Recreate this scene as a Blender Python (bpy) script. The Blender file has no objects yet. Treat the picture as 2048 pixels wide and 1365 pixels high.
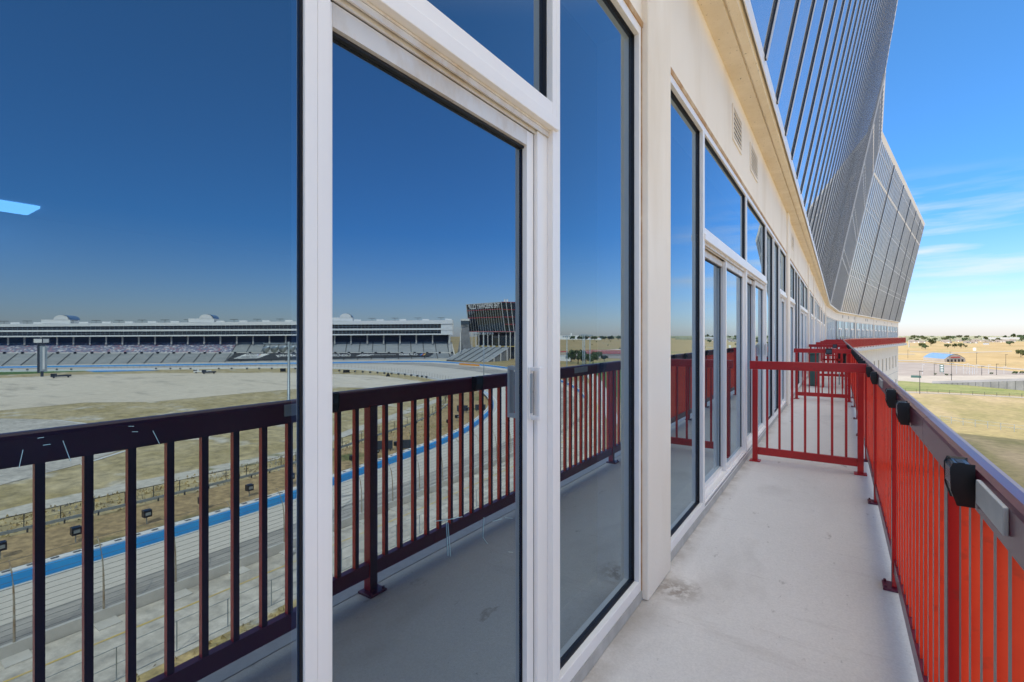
import bpy, math, random
from mathutils import Vector, Matrix
random.seed(7)
scn = bpy.context.scene
COL = scn.collection
R = math.radians
# ------------------------------------------------------------------ survey helpers
F = 967.0; TH = R(34.05); CS, SN = math.cos(TH), math.sin(TH); HY = 672.0
GZ = -22.0                       # ground level; the eye is at z = 0, balcony floor at z = -1.35
def bear(px, py, Z=GZ):          # direct bearing -> point at height Z
    d = -Z * F / (py - HY); u = (px - 1024) / F * d
    return Vector((u * CS - d * SN, u * SN + d * CS, Z))
def bear_d(px, py, d):
    u = (px - 1024) / F * d
    return Vector((u * CS - d * SN, u * SN + d * CS, -(py - HY) * d / F))
def unm(p): return Vector((-1.74 - p[0], p[1], p[2]))      # bearing taken in the window glass -> real place
def RV(px, py, Z=GZ): return unm(bear(px, py, Z))
def RVd(px, py, d): return unm(bear_d(px, py, d))
def Yat(px, X):
    t = (px - 1024) / F; return X * (CS + t * SN) / (t * CS - SN)
# ------------------------------------------------------------------ materials
def nt(name):
    m = bpy.data.materials.new(name); m.use_nodes = True
    return m, m.node_tree, m.node_tree.nodes['Principled BSDF']
def mat(name, c, rough=.6, metal=0, c2=None, scale=3.0, detail=6, lo=.35, hi=.65, bump=0, bscale=None, stretch=None, coat=0, spec=None, c3=None, s3=20, f3=(.6,.7), emit=0, bdist=.02, fine=None):
    m, t, b = nt(name); L = t.links
    b.inputs['Base Color'].default_value = (*c, 1); b.inputs['Roughness'].default_value = rough; b.inputs['Metallic'].default_value = metal
    if coat: b.inputs['Coat Weight'].default_value = coat; b.inputs['Coat Roughness'].default_value = .15
    if spec is not None: b.inputs['Specular IOR Level'].default_value = spec
    if emit: b.inputs['Emission Color'].default_value = (*c, 1); b.inputs['Emission Strength'].default_value = emit
    if c2 is None and not bump: return m
    g = t.nodes.new('ShaderNodeNewGeometry'); mp = t.nodes.new('ShaderNodeMapping'); L.new(g.outputs['Position'], mp.inputs['Vector'])
    if stretch: mp.inputs['Scale'].default_value = stretch
    if c2:
        n = t.nodes.new('ShaderNodeTexNoise'); n.inputs['Scale'].default_value = scale; n.inputs['Detail'].default_value = detail; n.inputs['Roughness'].default_value = .62
        L.new(mp.outputs[0], n.inputs['Vector'])
        r = t.nodes.new('ShaderNodeValToRGB'); r.color_ramp.elements[0].position = lo; r.color_ramp.elements[1].position = hi
        r.color_ramp.elements[0].color = (*c, 1); r.color_ramp.elements[1].color = (*c2, 1)
        L.new(n.outputs['Fac'], r.inputs[0]); out = r.outputs[0]
        if c3:
            n3 = t.nodes.new('ShaderNodeTexNoise'); n3.inputs['Scale'].default_value = s3; n3.inputs['Detail'].default_value = 5
            L.new(mp.outputs[0], n3.inputs['Vector'])
            r3 = t.nodes.new('ShaderNodeValToRGB'); r3.color_ramp.elements[0].position = f3[0]; r3.color_ramp.elements[1].position = f3[1]
            L.new(n3.outputs['Fac'], r3.inputs[0])
            mx = t.nodes.new('ShaderNodeMixRGB'); mx.inputs['Color2'].default_value = (*c3, 1)
            L.new(r3.outputs[0], mx.inputs['Fac']); L.new(out, mx.inputs['Color1']); out = mx.outputs[0]
        if fine:
            n4 = t.nodes.new('ShaderNodeTexNoise'); n4.inputs['Scale'].default_value = fine[0]; n4.inputs['Detail'].default_value = 6; n4.inputs['Roughness'].default_value = .7
            L.new(g.outputs['Position'], n4.inputs['Vector'])
            r4 = t.nodes.new('ShaderNodeMapRange'); r4.inputs['From Min'].default_value = .34; r4.inputs['From Max'].default_value = .66; r4.inputs['To Min'].default_value = 1-fine[1]; r4.inputs['To Max'].default_value = 1+fine[1]
            L.new(n4.outputs['Fac'], r4.inputs['Value'])
            vm_ = t.nodes.new('ShaderNodeVectorMath'); vm_.operation = 'SCALE'; L.new(out, vm_.inputs[0]); L.new(r4.outputs[0], vm_.inputs['Scale']); out = vm_.outputs[0]
        L.new(out, b.inputs['Base Color'])
    if bump:
        nb = t.nodes.new('ShaderNodeTexNoise'); nb.inputs['Scale'].default_value = bscale or scale * 8; nb.inputs['Detail'].default_value = 8
        L.new(mp.outputs[0], nb.inputs['Vector'])
        bp = t.nodes.new('ShaderNodeBump'); bp.inputs['Strength'].default_value = bump; bp.inputs['Distance'].default_value = bdist
        L.new(nb.outputs['Fac'], bp.inputs['Height']); L.new(bp.outputs[0], b.inputs['Normal'])
    return m
def glass(name, tint, r0, see=None, dark=(.004,.008,.014), rough=0.0, grime=.0, pale_film=0):
    m = bpy.data.materials.new(name); m.use_nodes = True; t = m.node_tree; L = t.links; N = t.nodes
    N.clear(); out = N.new('ShaderNodeOutputMaterial'); mix = N.new('ShaderNodeMixShader')
    gl = N.new('ShaderNodeBsdfGlossy'); gl.inputs['Color'].default_value = (*tint, 1); gl.inputs['Roughness'].default_value = rough
    if see: tr = N.new('ShaderNodeBsdfTransparent'); tr.inputs['Color'].default_value = (*see, 1)
    else: tr = N.new('ShaderNodeBsdfDiffuse'); tr.inputs['Color'].default_value = (*dark, 1)
    lw = N.new('ShaderNodeLayerWeight'); lw.inputs['Blend'].default_value = .5
    p = N.new('ShaderNodeMath'); p.operation = 'POWER'; p.inputs[1].default_value = 4.0
    a = N.new('ShaderNodeMath'); a.operation = 'MULTIPLY_ADD'; a.inputs[1].default_value = 1 - r0; a.inputs[2].default_value = r0; a.use_clamp = True
    L.new(lw.outputs['Facing'], p.inputs[0]); L.new(p.outputs[0], a.inputs[0]); L.new(a.outputs[0], mix.inputs[0])
    L.new(tr.outputs[0], mix.inputs[1]); L.new(gl.outputs[0], mix.inputs[2]); L.new(mix.outputs[0], out.inputs[0])
    if pale_film:      # pale diffuse film over the pane, stronger at grazing angles
        df = N.new('ShaderNodeBsdfDiffuse'); df.inputs['Color'].default_value = (.62,.62,.60,1); m2 = N.new('ShaderNodeMixShader')
        p3 = N.new('ShaderNodeMath'); p3.operation = 'POWER'; p3.inputs[1].default_value = 3.0; L.new(lw.outputs['Facing'], p3.inputs[0])
        dn = N.new('ShaderNodeTexNoise'); dn.inputs['Scale'].default_value = 1.7; dn.inputs['Detail'].default_value = 8; dg_ = N.new('ShaderNodeNewGeometry'); dm = N.new('ShaderNodeMapping'); dm.inputs['Scale'].default_value = (1,1,.3); L.new(dg_.outputs['Position'], dm.inputs[0]); L.new(dm.outputs[0], dn.inputs['Vector'])
        a3 = N.new('ShaderNodeMath'); a3.operation = 'MULTIPLY_ADD'; a3.inputs[1].default_value = pale_film*3; a3.inputs[2].default_value = pale_film*.35; L.new(p3.outputs[0], a3.inputs[0])
        a4 = N.new('ShaderNodeMath'); a4.operation = 'MULTIPLY'; a4.use_clamp = True; L.new(a3.outputs[0], a4.inputs[0]); mr_ = N.new('ShaderNodeMapRange'); mr_.inputs['From Min'].default_value = .3; mr_.inputs['From Max'].default_value = .7; mr_.inputs['To Min'].default_value = .6; mr_.inputs['To Max'].default_value = 1.3; L.new(dn.outputs['Fac'], mr_.inputs['Value']); L.new(mr_.outputs[0], a4.inputs[1])
        L.new(a4.outputs[0], m2.inputs[0]); L.new(mix.outputs[0], m2.inputs[1]); L.new(df.outputs[0], m2.inputs[2]); L.new(m2.outputs[0], out.inputs[0])
    # slow waviness of real plate glass
    g = N.new('ShaderNodeNewGeometry'); n = N.new('ShaderNodeTexNoise'); n.inputs['Scale'].default_value = .8; n.inputs['Detail'].default_value = 1
    bp = N.new('ShaderNodeBump'); bp.inputs['Strength'].default_value = .12; bp.inputs['Distance'].default_value = .0006 if not grime else grime
    L.new(g.outputs['Position'], n.inputs['Vector']); L.new(n.outputs['Fac'], bp.inputs['Height']); L.new(bp.outputs[0], gl.inputs['Normal'])
    return m
M = {}
M['stucco'] = mat('stucco', (.90,.81,.68), .9, c2=(.93,.85,.73), scale=1.2, bump=.5, bscale=140, bdist=.004, c3=(.82,.72,.58), s3=2.2, f3=(.52,.75), stretch=(1,1,.35))
M['soffit'] = mat('soffit_concrete', (.78,.66,.48), .9, c2=(.88,.77,.60), scale=3.5, bump=.5, bscale=60, bdist=.004, c3=(.30,.245,.16), s3=46, f3=(.66,.74))
M['fascia'] = mat('fascia_paint', (.88,.79,.66), .8, c2=(.92,.84,.72), scale=5, bump=.2, bscale=80, bdist=.003)
M['alu'] = mat('white_aluminium', (.95,.91,.86), .34, .03, c2=(.91,.87,.82), scale=2, stretch=(1,1,.2))
M['aludirty'] = mat('stained_aluminium', (.78,.74,.68), .45, .1, c2=(.62,.50,.36), scale=5, lo=.42, hi=.72, stretch=(1,2,1))
M['gasket'] = mat('black_gasket', (.008,.008,.012), .5)
M['caulk'] = mat('tan_caulk', (.45,.24,.09), .8, c2=(.60,.45,.28), scale=9)
def floormat():
    m = mat('balcony_concrete', (.76,.735,.70), .85, c2=(.68,.655,.62), scale=1.1, detail=9, lo=.35, hi=.68, bump=.45, bscale=60, bdist=.004, stretch=(1,.45,1), c3=(.52,.49,.455), s3=2.0, f3=(.56,.78), fine=(110,.08))
    t = m.node_tree; L = t.links; b = t.nodes['Principled BSDF']; src = b.inputs['Base Color'].links[0].from_socket
    g = t.nodes.new('ShaderNodeNewGeometry'); sp = t.nodes.new('ShaderNodeSeparateXYZ'); L.new(g.outputs['Position'], sp.inputs[0])
    def layer(src, fac, col):
        mx = t.nodes.new('ShaderNodeMixRGB'); mx.inputs['Color2'].default_value = (*col,1); L.new(fac, mx.inputs['Fac']); L.new(src, mx.inputs['Color1']); return mx.outputs[0]
    def noise(sc, st, lo, hi, amt):
        mp = t.nodes.new('ShaderNodeMapping'); mp.inputs['Scale'].default_value = st; L.new(g.outputs['Position'], mp.inputs[0])
        n = t.nodes.new('ShaderNodeTexNoise'); n.inputs['Scale'].default_value = sc; n.inputs['Detail'].default_value = 7; n.inputs['Roughness'].default_value = .65; L.new(mp.outputs[0], n.inputs['Vector'])
        r = t.nodes.new('ShaderNodeMapRange'); r.inputs['From Min'].default_value = lo; r.inputs['From Max'].default_value = hi; r.inputs['To Max'].default_value = amt; L.new(n.outputs['Fac'], r.inputs['Value']); return r.outputs[0]
    src = layer(src, noise(9, (1,.5,1),   .645, .71, .45), (.20,.17,.14))          # scuffs and spots
    src = layer(src, noise(38, (1,.7,1), .67, .72, .5), (.16,.14,.12))         # small pits
    src = layer(src, noise(3.5, (.35,2.5,1), .60, .72, .22), (.35,.30,.26))      # broom and drag marks
    mr = t.nodes.new('ShaderNodeMapRange'); mr.inputs['From Min'].default_value = -.72; mr.inputs['From Max'].default_value = -.83; L.new(sp.outputs['X'], mr.inputs['Value'])
    mu = t.nodes.new('ShaderNodeMath'); mu.operation = 'MULTIPLY'; L.new(mr.outputs[0], mu.inputs[0]); L.new(noise(6, (1,1,1), .3, .7, .8), mu.inputs[1])
    src = layer(src, mu.outputs[0], (.30,.255,.20))                              # dirt along the wall
    di = t.nodes.new('ShaderNodeVectorMath'); di.operation = 'DISTANCE'; di.inputs[1].default_value = (-.72,2.62,-1.35); L.new(g.outputs['Position'], di.inputs[0])
    mr = t.nodes.new('ShaderNodeMapRange'); mr.inputs['From Min'].default_value = .17; mr.inputs['From Max'].default_value = .02; L.new(di.outputs['Value'], mr.inputs['Value'])
    mu = t.nodes.new('ShaderNodeMath'); mu.operation = 'MULTIPLY'; L.new(mr.outputs[0], mu.inputs[0]); L.new(noise(22, (1,1,1), .40, .55, .9), mu.inputs[1])
    src = layer(src, mu.outputs[0], (.26,.22,.18))                               # dirt patch at the column foot
    L.new(src, b.inputs['Base Color']); return m
M['concrete'] = floormat()
M['curb'] = mat('concrete_curb', (.42,.40,.36), .9, c2=(.52,.50,.46), scale=9)
M['red'] = mat('red_paint', (.52,.007,.009), .36, 0, c2=(.43,.006,.008), scale=3.5, coat=.3, c3=(.36,.012,.012), s3=30, f3=(.60,.70))
M['redorange'] = mat('lit_picket_red_paint', (.90,.050,.012), .36, 0, c2=(.80,.035,.010), scale=6, c3=(.66,.035,.014), s3=25, f3=(.58,.7), coat=.2)  # brighter red, light on the picket faces put into the colour
M['maroon'] = mat('shaded_rail_red_paint', (.14,.012,.038), .36, 0, c2=(.115,.010,.032), scale=4, coat=.3, c3=(.12,.03,.05), s3=40, f3=(.62,.7))  # same red darkened to stand for shade and sky sheen
M['pinner'] = mat('shaded_face_red_paint', (.05,.008,.018), .35, coat=.3)  # same red darkened, shade of the inner faces put into the colour
M['black'] = mat('black_plastic', (.010,.011,.013), .35)
M['slate'] = mat('smoky_plastic_cover', (.06,.085,.11), .25)
M['plate'] = mat('brushed_plate', (.62,.62,.61), .5, .1, c2=(.52,.53,.53), scale=14)
M['pane'] = glass('window_glass', (.72,.88,.98), .30, pale_film=.016, see=(.05,.16,.36))
M['curtain'] = glass('curtain_glass', (.90,.95,1.0), .66, dark=(.10,.11,.12), grime=.0015, pale_film=.06)
M['farglass'] = glass('far_curtain_glass', (1.0,.97,.92), .72, dark=(.30,.30,.28), grime=.002, rough=.05, pale_film=.26)  # brighter copy of the curtain glass, sky reflection put into its tint
M['mull2'] = mat('grey_fin', (.30,.30,.30), .5)
M['mull'] = mat('dark_mullion', (.012,.014,.02), .4)
M['mulledge'] = mat('grey_mullion_edge', (.62,.61,.60), .45, .2)
M['inside'] = mat('room_wall', (.22,.28,.36), .9)
M['lamp'] = mat('ceiling_lamp_diffuser', (1,.97,.9), .5, emit=4)
M['asph'] = mat('old_asphalt', (.50,.455,.385), .9, c2=(.62,.57,.49), scale=.22, detail=10, stretch=(1,.35,1), c3=(.24,.23,.215), s3=.9, f3=(.58,.80), fine=(0.9,0.28))
M['track'] = mat('track_asphalt', (.62,.565,.48), .85, c2=(.69,.63,.54), scale=.12, detail=8, stretch=(1.4,.2,1), fine=(1.5,0.07))
M['groove'] = mat('rubbered_groove', (.24,.225,.205), .8, c2=(.57,.52,.45), scale=.35, detail=6, lo=.35, hi=.66, stretch=(2.2,.06,1), fine=(1.2,0.12))
M['infield'] = mat('infield_concrete', (.72,.62,.475), .9, c2=(.79,.69,.54), scale=.02, detail=9, c3=(.52,.45,.35), s3=.16, f3=(.55,.75), stretch=(.35,1,1), fine=(0.35,0.1))
M['grassinf'] = mat('dry_infield_grass', (.42,.33,.15), .95, c2=(.56,.455,.26), scale=.09, detail=12, lo=.38, hi=.62, c3=(.62,.56,.45), s3=.13, f3=(.57,.68), fine=(0.5,0.38))
M['brown'] = mat('brown_bank_grass', (.36,.25,.12), .95, c2=(.48,.34,.17), scale=.3, detail=12, lo=.35, hi=.68, c3=(.15,.16,.05), s3=.12, f3=(.58,.7), fine=(1.2,0.35))
M['gravel'] = mat('gravel_road', (.58,.53,.44), .95, c2=(.66,.61,.52), scale=.6, detail=8, c3=(.28,.26,.12), s3=.22, f3=(.58,.7), fine=(1.0,0.2))
M['nearg'] = mat('near_scrub', (.42,.33,.14), .95, c2=(.55,.40,.18), scale=.35, detail=12, lo=.38, hi=.64, c3=(.50,.48,.42), s3=.3, f3=(.55,.66), fine=(1.5,0.4))
M['field'] = mat('dry_field', (.34,.24,.10), .95, c2=(.42,.31,.15), scale=.012, detail=12, lo=.36, hi=.66, c3=(.24,.24,.09), s3=.02, f3=(.55,.7), stretch=(1,.6,1), fine=(0.12,0.16))
M['lawn'] = mat('patchy_lawn', (.20,.18,.065), .95, c2=(.30,.24,.115), scale=.07, detail=12, lo=.35, hi=.62, c3=(.36,.28,.16), s3=.05, f3=(.5,.62), stretch=(1,.45,1), fine=(0.6,0.22))
M['green'] = mat('green_turf', (.075,.155,.03), .95, c2=(.12,.21,.05), scale=.05, detail=8, fine=(0.8,0.15))
M['paleconc'] = mat('pale_concrete', (.55,.52,.47), .9, c2=(.62,.59,.54), scale=.1, detail=8, fine=(1.0,0.08))
M['parking'] = mat('parking_asphalt', (.25,.215,.19), .9, c2=(.31,.27,.24), scale=.05, detail=8, fine=(0.2,0.08))
M['wallgrey'] = mat('grey_retaining_concrete', (.20,.195,.185), .9, c2=(.27,.26,.25), scale=.15, detail=8, fine=(0.4,0.12))
M['white'] = mat('white_paint', (.78,.78,.76), .6, c2=(.70,.70,.68), scale=1)
M['whitehot'] = mat('white_panel', (.80,.79,.76), .6)
M['blue'] = mat('barrier_blue', (.02,.30,.75), .5, c2=(.03,.36,.80), scale=.5)
M['blueroof'] = mat('blue_metal_roof', (.13,.24,.42), .5, c2=(.16,.28,.47), scale=.3)
M['galv'] = mat('galvanised_steel', (.34,.40,.43), .45, .5, c2=(.42,.47,.50), scale=2)
M['fencew'] = mat('fence_wire', (.20,.20,.19), .7)
M['fenced'] = mat('dark_fence', (.05,.05,.045), .7)
M['rusty'] = mat('weathered_post', (.42,.40,.32), .7, c2=(.30,.19,.09), scale=1.5)
M['seats'] = mat('grey_seating', (.36,.36,.34), .8, c2=(.46,.455,.43), scale=.3, stretch=(.4,.4,2.5))
M['ribbon'] = mat('dark_suite_glass', (.012,.016,.022), .2)
M['standconc'] = mat('stand_concrete', (.62,.58,.51), .85, c2=(.70,.66,.59), scale=.1)
M['stair'] = mat('aisle_dark_grey', (.12,.125,.125), .9)  # dark grey for aisles, slots and joints
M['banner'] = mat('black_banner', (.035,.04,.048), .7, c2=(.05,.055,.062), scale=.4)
M['undershade'] = mat('under_stand_shadow', (.03,.045,.085), .8, c2=(.05,.07,.12), scale=.4)  # navy stands in for the shadow under the suites
M['navyglass'] = glass('tower_glass', (.35,.45,.55), .25, dark=(.01,.014,.02))
M['redtrim'] = mat('red_trim', (.45,.03,.04), .6)
M['yellow'] = mat('yellow_paint', (.72,.52,.10), .8, c2=(.62,.46,.2), scale=.6)
M['yellowbank'] = mat('yellow_bank', (.60,.50,.18), .9, c2=(.5,.46,.22), scale=.15, detail=8)
M['orange'] = mat('orange_foam', (.78,.33,.05), .7)
M['road'] = mat('entrance_concrete', (.33,.295,.25), .9, c2=(.40,.36,.31), scale=.1, detail=8, fine=(.5,.08))
M['bark'] = mat('bark', (.13,.10,.075), .95, c2=(.2,.16,.12), scale=3, bump=.4)
M['leaf'] = mat('leaves', (.055,.075,.022), .85, c2=(.115,.125,.04), scale=.5, detail=5)
M['leafd'] = mat('dark_leaves', (.05,.085,.035), .85, c2=(.07,.115,.035), scale=.5, detail=5)
M['farwood'] = mat('hazy_woods', (.22,.235,.15), .95, c2=(.32,.315,.215), scale=.02, detail=8)
M['roofbr'] = mat('shingle_roof', (.22,.18,.155), .9, c2=(.28,.24,.21), scale=.4)
M['housew'] = mat('house_wall', (.50,.45,.39), .9, c2=(.42,.36,.30), scale=.05)
M['redw'] = mat('red_canvas', (.60,.08,.10), .7)
M['navy'] = mat('navy_screen', (.035,.045,.06), .5)
M['greenbox'] = mat('green_plastic', (.06,.13,.11), .6)
def seatmat():
    m, t, b = nt('coloured_seats'); L = t.links
    g = t.nodes.new('ShaderNodeNewGeometry'); v = t.nodes.new('ShaderNodeTexVoronoi'); v.inputs['Scale'].default_value = .75
    L.new(g.outputs['Position'], v.inputs['Vector']); s = t.nodes.new('ShaderNodeSeparateColor'); L.new(v.outputs['Color'], s.inputs[0])
    r = t.nodes.new('ShaderNodeValToRGB'); r.color_ramp.interpolation = 'CONSTANT'
    r.color_ramp.elements[0].color = (.20,.21,.30,1); e = r.color_ramp.elements[1]; e.position = .45; e.color = (.34,.33,.38,1)
    for p, c in ((.66,(.40,.21,.24,1)), (.80,(.62,.60,.62,1))): q = r.color_ramp.elements.new(p); q.color = c
    L.new(s.outputs[0], r.inputs[0]); L.new(r.outputs[0], b.inputs['Base Color']); b.inputs['Roughness'].default_value = .8
    return m
M['cseats'] = seatmat()
# ------------------------------------------------------------------ mesh building
def wl(o):
    v = Vector((0,0,0))
    while o: v += o.location; o = o.parent
    return v
class MB:
    def __init__(s, fr=None): s.v = []; s.f = []; s.fr = fr
    def P(s, p):
        if s.fr is None: return Vector(p)
        o, t, n = s.fr; return Vector((o[0] + t[0]*p[1] + n[0]*p[0], o[1] + t[1]*p[1] + n[1]*p[0], p[2]))   # p = (out, along, z)
    def poly(s, pts, tr=True):
        i = len(s.v); s.v += [s.P(p) if tr else Vector(p) for p in pts]; s.f.append(tuple(range(i, i+len(pts)))); return s
    def box(s, x0, x1, y0, y1, z0, z1):
        i = len(s.v); s.v += [s.P(p) for p in ((x0,y0,z0),(x1,y0,z0),(x1,y1,z0),(x0,y1,z0),(x0,y0,z1),(x1,y0,z1),(x1,y1,z1),(x0,y1,z1))]
        s.f += [tuple(i+k for k in q) for q in ((3,2,1,0),(4,5,6,7),(0,1,5,4),(1,2,6,5),(2,3,7,6),(3,0,4,7))]; return s
    def hexa(s, a, b):          # two quads, bottom and top
        i = len(s.v); s.v += [Vector(p) for p in a] + [Vector(p) for p in b]
        s.f += [tuple(i+k for k in q) for q in ((3,2,1,0),(4,5,6,7),(0,1,5,4),(1,2,6,5),(2,3,7,6),(3,0,4,7))]; return s
    def bar(s, a, b, w, w2=None):
        a, b = Vector(a), Vector(b); w2 = w2 or w; d = (b-a).normalized(); up = Vector((0,0,1)) if abs(d.z) < .95 else Vector((1,0,0))
        x = d.cross(up).normalized(); y = x.cross(d).normalized()
        return s.hexa([a+x*w/2*i+y*w2/2*j for i,j in ((-1,-1),(1,-1),(1,1),(-1,1))], [b+x*w/2*i+y*w2/2*j for i,j in ((-1,-1),(1,-1),(1,1),(-1,1))])
    def tube(s, pts, rad, n=8):
        pts = [Vector(p) for p in pts]; rad = rad if isinstance(rad, (list, tuple)) else [rad]*len(pts); base = len(s.v)
        for k, p in enumerate(pts):
            d = (pts[min(k+1,len(pts)-1)] - pts[max(k-1,0)]).normalized(); up = Vector((0,0,1)) if abs(d.z) < .9 else Vector((1,0,0))
            x = d.cross(up).normalized(); y = x.cross(d).normalized()
            for j in range(n): a = 2*math.pi*j/n; s.v.append(p + x*math.cos(a)*rad[k] + y*math.sin(a)*rad[k])
        for k in range(len(pts)-1):
            for j in range(n): a = base+k*n+j; b = base+k*n+(j+1)%n; s.f.append((a, b, b+n, a+n))
        s.f.append(tuple(base+j for j in reversed(range(n)))); s.f.append(tuple(base+(len(pts)-1)*n+j for j in range(n))); return s
    def build(s, name, m, parent=None, smooth=False, bevel=0):
        me = bpy.data.meshes.new(name); w = wl(parent); me.from_pydata([v - w for v in s.v], [], s.f); me.update()
        me.materials.append(M[m] if isinstance(m, str) else m)
        if smooth:
            for p in me.polygons: p.use_smooth = True
        o = bpy.data.objects.new(name, me); COL.objects.link(o); o.parent = parent
        if bevel: b = o.modifiers.new('bevel', 'BEVEL'); b.width = bevel; b.segments = 2; b.limit_method = 'ANGLE'
        return o
def tag(o, label=None, cat=None, group=None, kind=None):
    if label: o['label'] = label
    if cat: o['category'] = cat
    if group: o['group'] = group
    if kind: o['kind'] = kind
    return o
def thing(name, label, cat, loc, group=None):
    o = bpy.data.objects.new(name, None); COL.objects.link(o); o.location = loc; o.empty_display_size = .2
    return tag(o, label, cat, group)
def dup(root, loc, rotz=None, sc=None, label=None, group=None):
    def cp(o, par):
        c = o.copy(); COL.objects.link(c); c.parent = par
        for ch in [q for q in o.children]: cp(ch, c)
        return c
    r = cp(root, None); r.location = loc
    if rotz is not None: r.rotation_euler = (0,0,rotz)
    if sc: r.scale = (sc,)*3 if not isinstance(sc, tuple) else sc
    if label: r['label'] = label
    if group: r['group'] = group
    return r
def sweep(profile, path, closed=True, caps=True):
    """profile = (out, z) list, path = (x, y) list; out is to the right of travel; mitred corners"""
    P = [Vector(p) for p in path]; N = []
    for i in range(len(P)-1): t = (P[i+1]-P[i]).normalized(); N.append(Vector((t.y, -t.x)))
    mb = MB(); k = len(profile)
    for i, p in enumerate(P):
        if i == 0: n = N[0]
        elif i == len(P)-1: n = N[-1]
        else: n = (N[i-1]+N[i]).normalized(); n = n / n.dot(N[i])
        for (o, z) in profile: q = p + n*o; mb.v.append(Vector((q.x, q.y, z)))
    for i in range(len(P)-1):
        for j in range(k if closed else k-1):
            a = i*k+j; b = i*k+(j+1)%k; mb.f.append((a, b, b+k, a+k))
    if closed and caps: mb.f.append(tuple(range(k-1,-1,-1))); mb.f.append(tuple((len(P)-1)*k+j for j in range(k)))
    return mb
def text_obj(txt, name, m, parent, origin, xa, ya, width, height, shear=0, bold=0):
    cu = bpy.data.curves.new('t', 'FONT'); cu.body = txt; cu.size = 1; cu.extrude = .004; cu.offset = bold; cu.shear = shear
    o = bpy.data.objects.new('t', cu); COL.objects.link(o); dg = bpy.context.evaluated_depsgraph_get(); dg.update()
    me = bpy.data.meshes.new_from_object(o.evaluated_get(dg)); bpy.data.objects.remove(o)
    xs = [v.co.x for v in me.vertices]; ys = [v.co.y for v in me.vertices]
    xa = Vector(xa).normalized(); ya = Vector(ya).normalized(); za = xa.cross(ya); w = wl(parent)
    x0, x1, y0, y1 = min(xs), max(xs), min(ys), max(ys)
    for v in me.vertices:
        c = v.co; v.co = Vector(origin) - w + xa*((c.x-x0)/(x1-x0)-.5)*width + ya*((c.y-y0)/(y1-y0)-.5)*height + za*c.z*4
    me.materials.clear(); me.materials.append(M[m]); me.name = name
    q = bpy.data.objects.new(name, me); COL.objects.link(q); q.parent = parent; return q
# ================================================================== THE BUILDING
PATH = [(-.835,-40), (-.835,45.4), (-.21,59.6), (8.98,112.65)]
def frame_on(i):
    a, b = Vector(PATH[i]), Vector(PATH[i+1]); t = (b-a).normalized(); return (a, t, Vector((t.y,-t.x))), (b-a).length
FR1 = ((-.835, 0), (0,1), (1,0))           # near facade: along = world Y
B = thing('apartment_building', 'long cream building with white framed windows and an outward leaning glass curtain wall above', 'building', (-.835,0,GZ))
sweep([(-14,2.385),(-.02,2.385),(.245,2.49),(3.54,19.1),(3.54,19.5),(-14,19.5)], PATH).build('upper_wall', 'fascia', B)
sweep([(-14,GZ-1),(0,GZ-1),(0,-1.62),(-14,-1.62)], PATH).build('lower_wall', 'stucco', B)
sweep([(-.25,1.57),(0,1.57),(0,2.38),(-.25,2.38)], PATH).build('header_wall', 'stucco', B)
sweep([(-.2,2.38),(.150,2.38),(.153,2.395),(.166,2.395),(.169,2.38),(.232,2.395),(.262,2.50),(.24,2.52),(-.2,2.52)], PATH).build('cornice', 'soffit', B)
sweep([(.264,2.42),(.272,2.42),(.282,2.53),(.27,2.54)], PATH).build('cornice_trim', 'alu', B)
sweep([(-.20,-1.348),(.006,-1.348),(.0,-1.302),(-.20,-1.302)], PATH).build('window_curb', 'curb', B)
sweep([(-.02,1.572),(.006,1.572),(.010,1.597),(-.02,1.597)], PATH).build('caulk_line', 'caulk', B)
sweep([(3.45,19.1),(3.58,19.05),(3.75,19.9),(3.35,19.9)], PATH).build('parapet', 'fascia', B)
# end wall of the building
fr3, L3 = frame_on(2)
MB(fr3).box(-14,-.03,L3-.35,L3,-1.62,2.38).build('end_wall', 'stucco', B)
# curtain wall: glass, mullions, floor bands
K0, K1, Z0, Z1 = .275, 3.615, 2.50, 19.2
def curt(z, e=0): return K0 + (K1-K0)*(z-Z0)/(Z1-Z0) + e
sweep([(curt(Z0), Z0), (curt(Z1), Z1)], PATH, closed=False).build('curtain_glass', 'curtain', B)
fr_, L_ = frame_on(2); cg = MB(fr_); cg.poly([(curt(Z0,.002),.4,Z0),(curt(Z0,.002),L_,Z0),(curt(Z1,.002),L_,Z1),(curt(Z1,.002),.05,Z1)]); cg.build('far_curtain_glass', 'farglass', B)
for z, w, mm in ((3.3,.05,'mull'),(6.1,.09,'mulledge'),(6.75,.05,'mulledge'),(9.4,.09,'mulledge'),(10.05,.05,'mulledge'),(12.7,.09,'mulledge'),(13.3,.05,'mulledge'),(16.0,.22,'fascia'),(18.2,.09,'mulledge')):
    if z in (3.3,): continue
    pa = PATH[1:] if z != 16.0 else PATH[1:]
    sweep([(curt(z,.004),z),(curt(z,.035),z+.01),(curt(z+w,.035),z+w+.01),(curt(z+w,.004),z+w)], pa).build('floor_band', mm, B)
nm = 0; stuffm = MB(); stuffe = MB()
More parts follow.
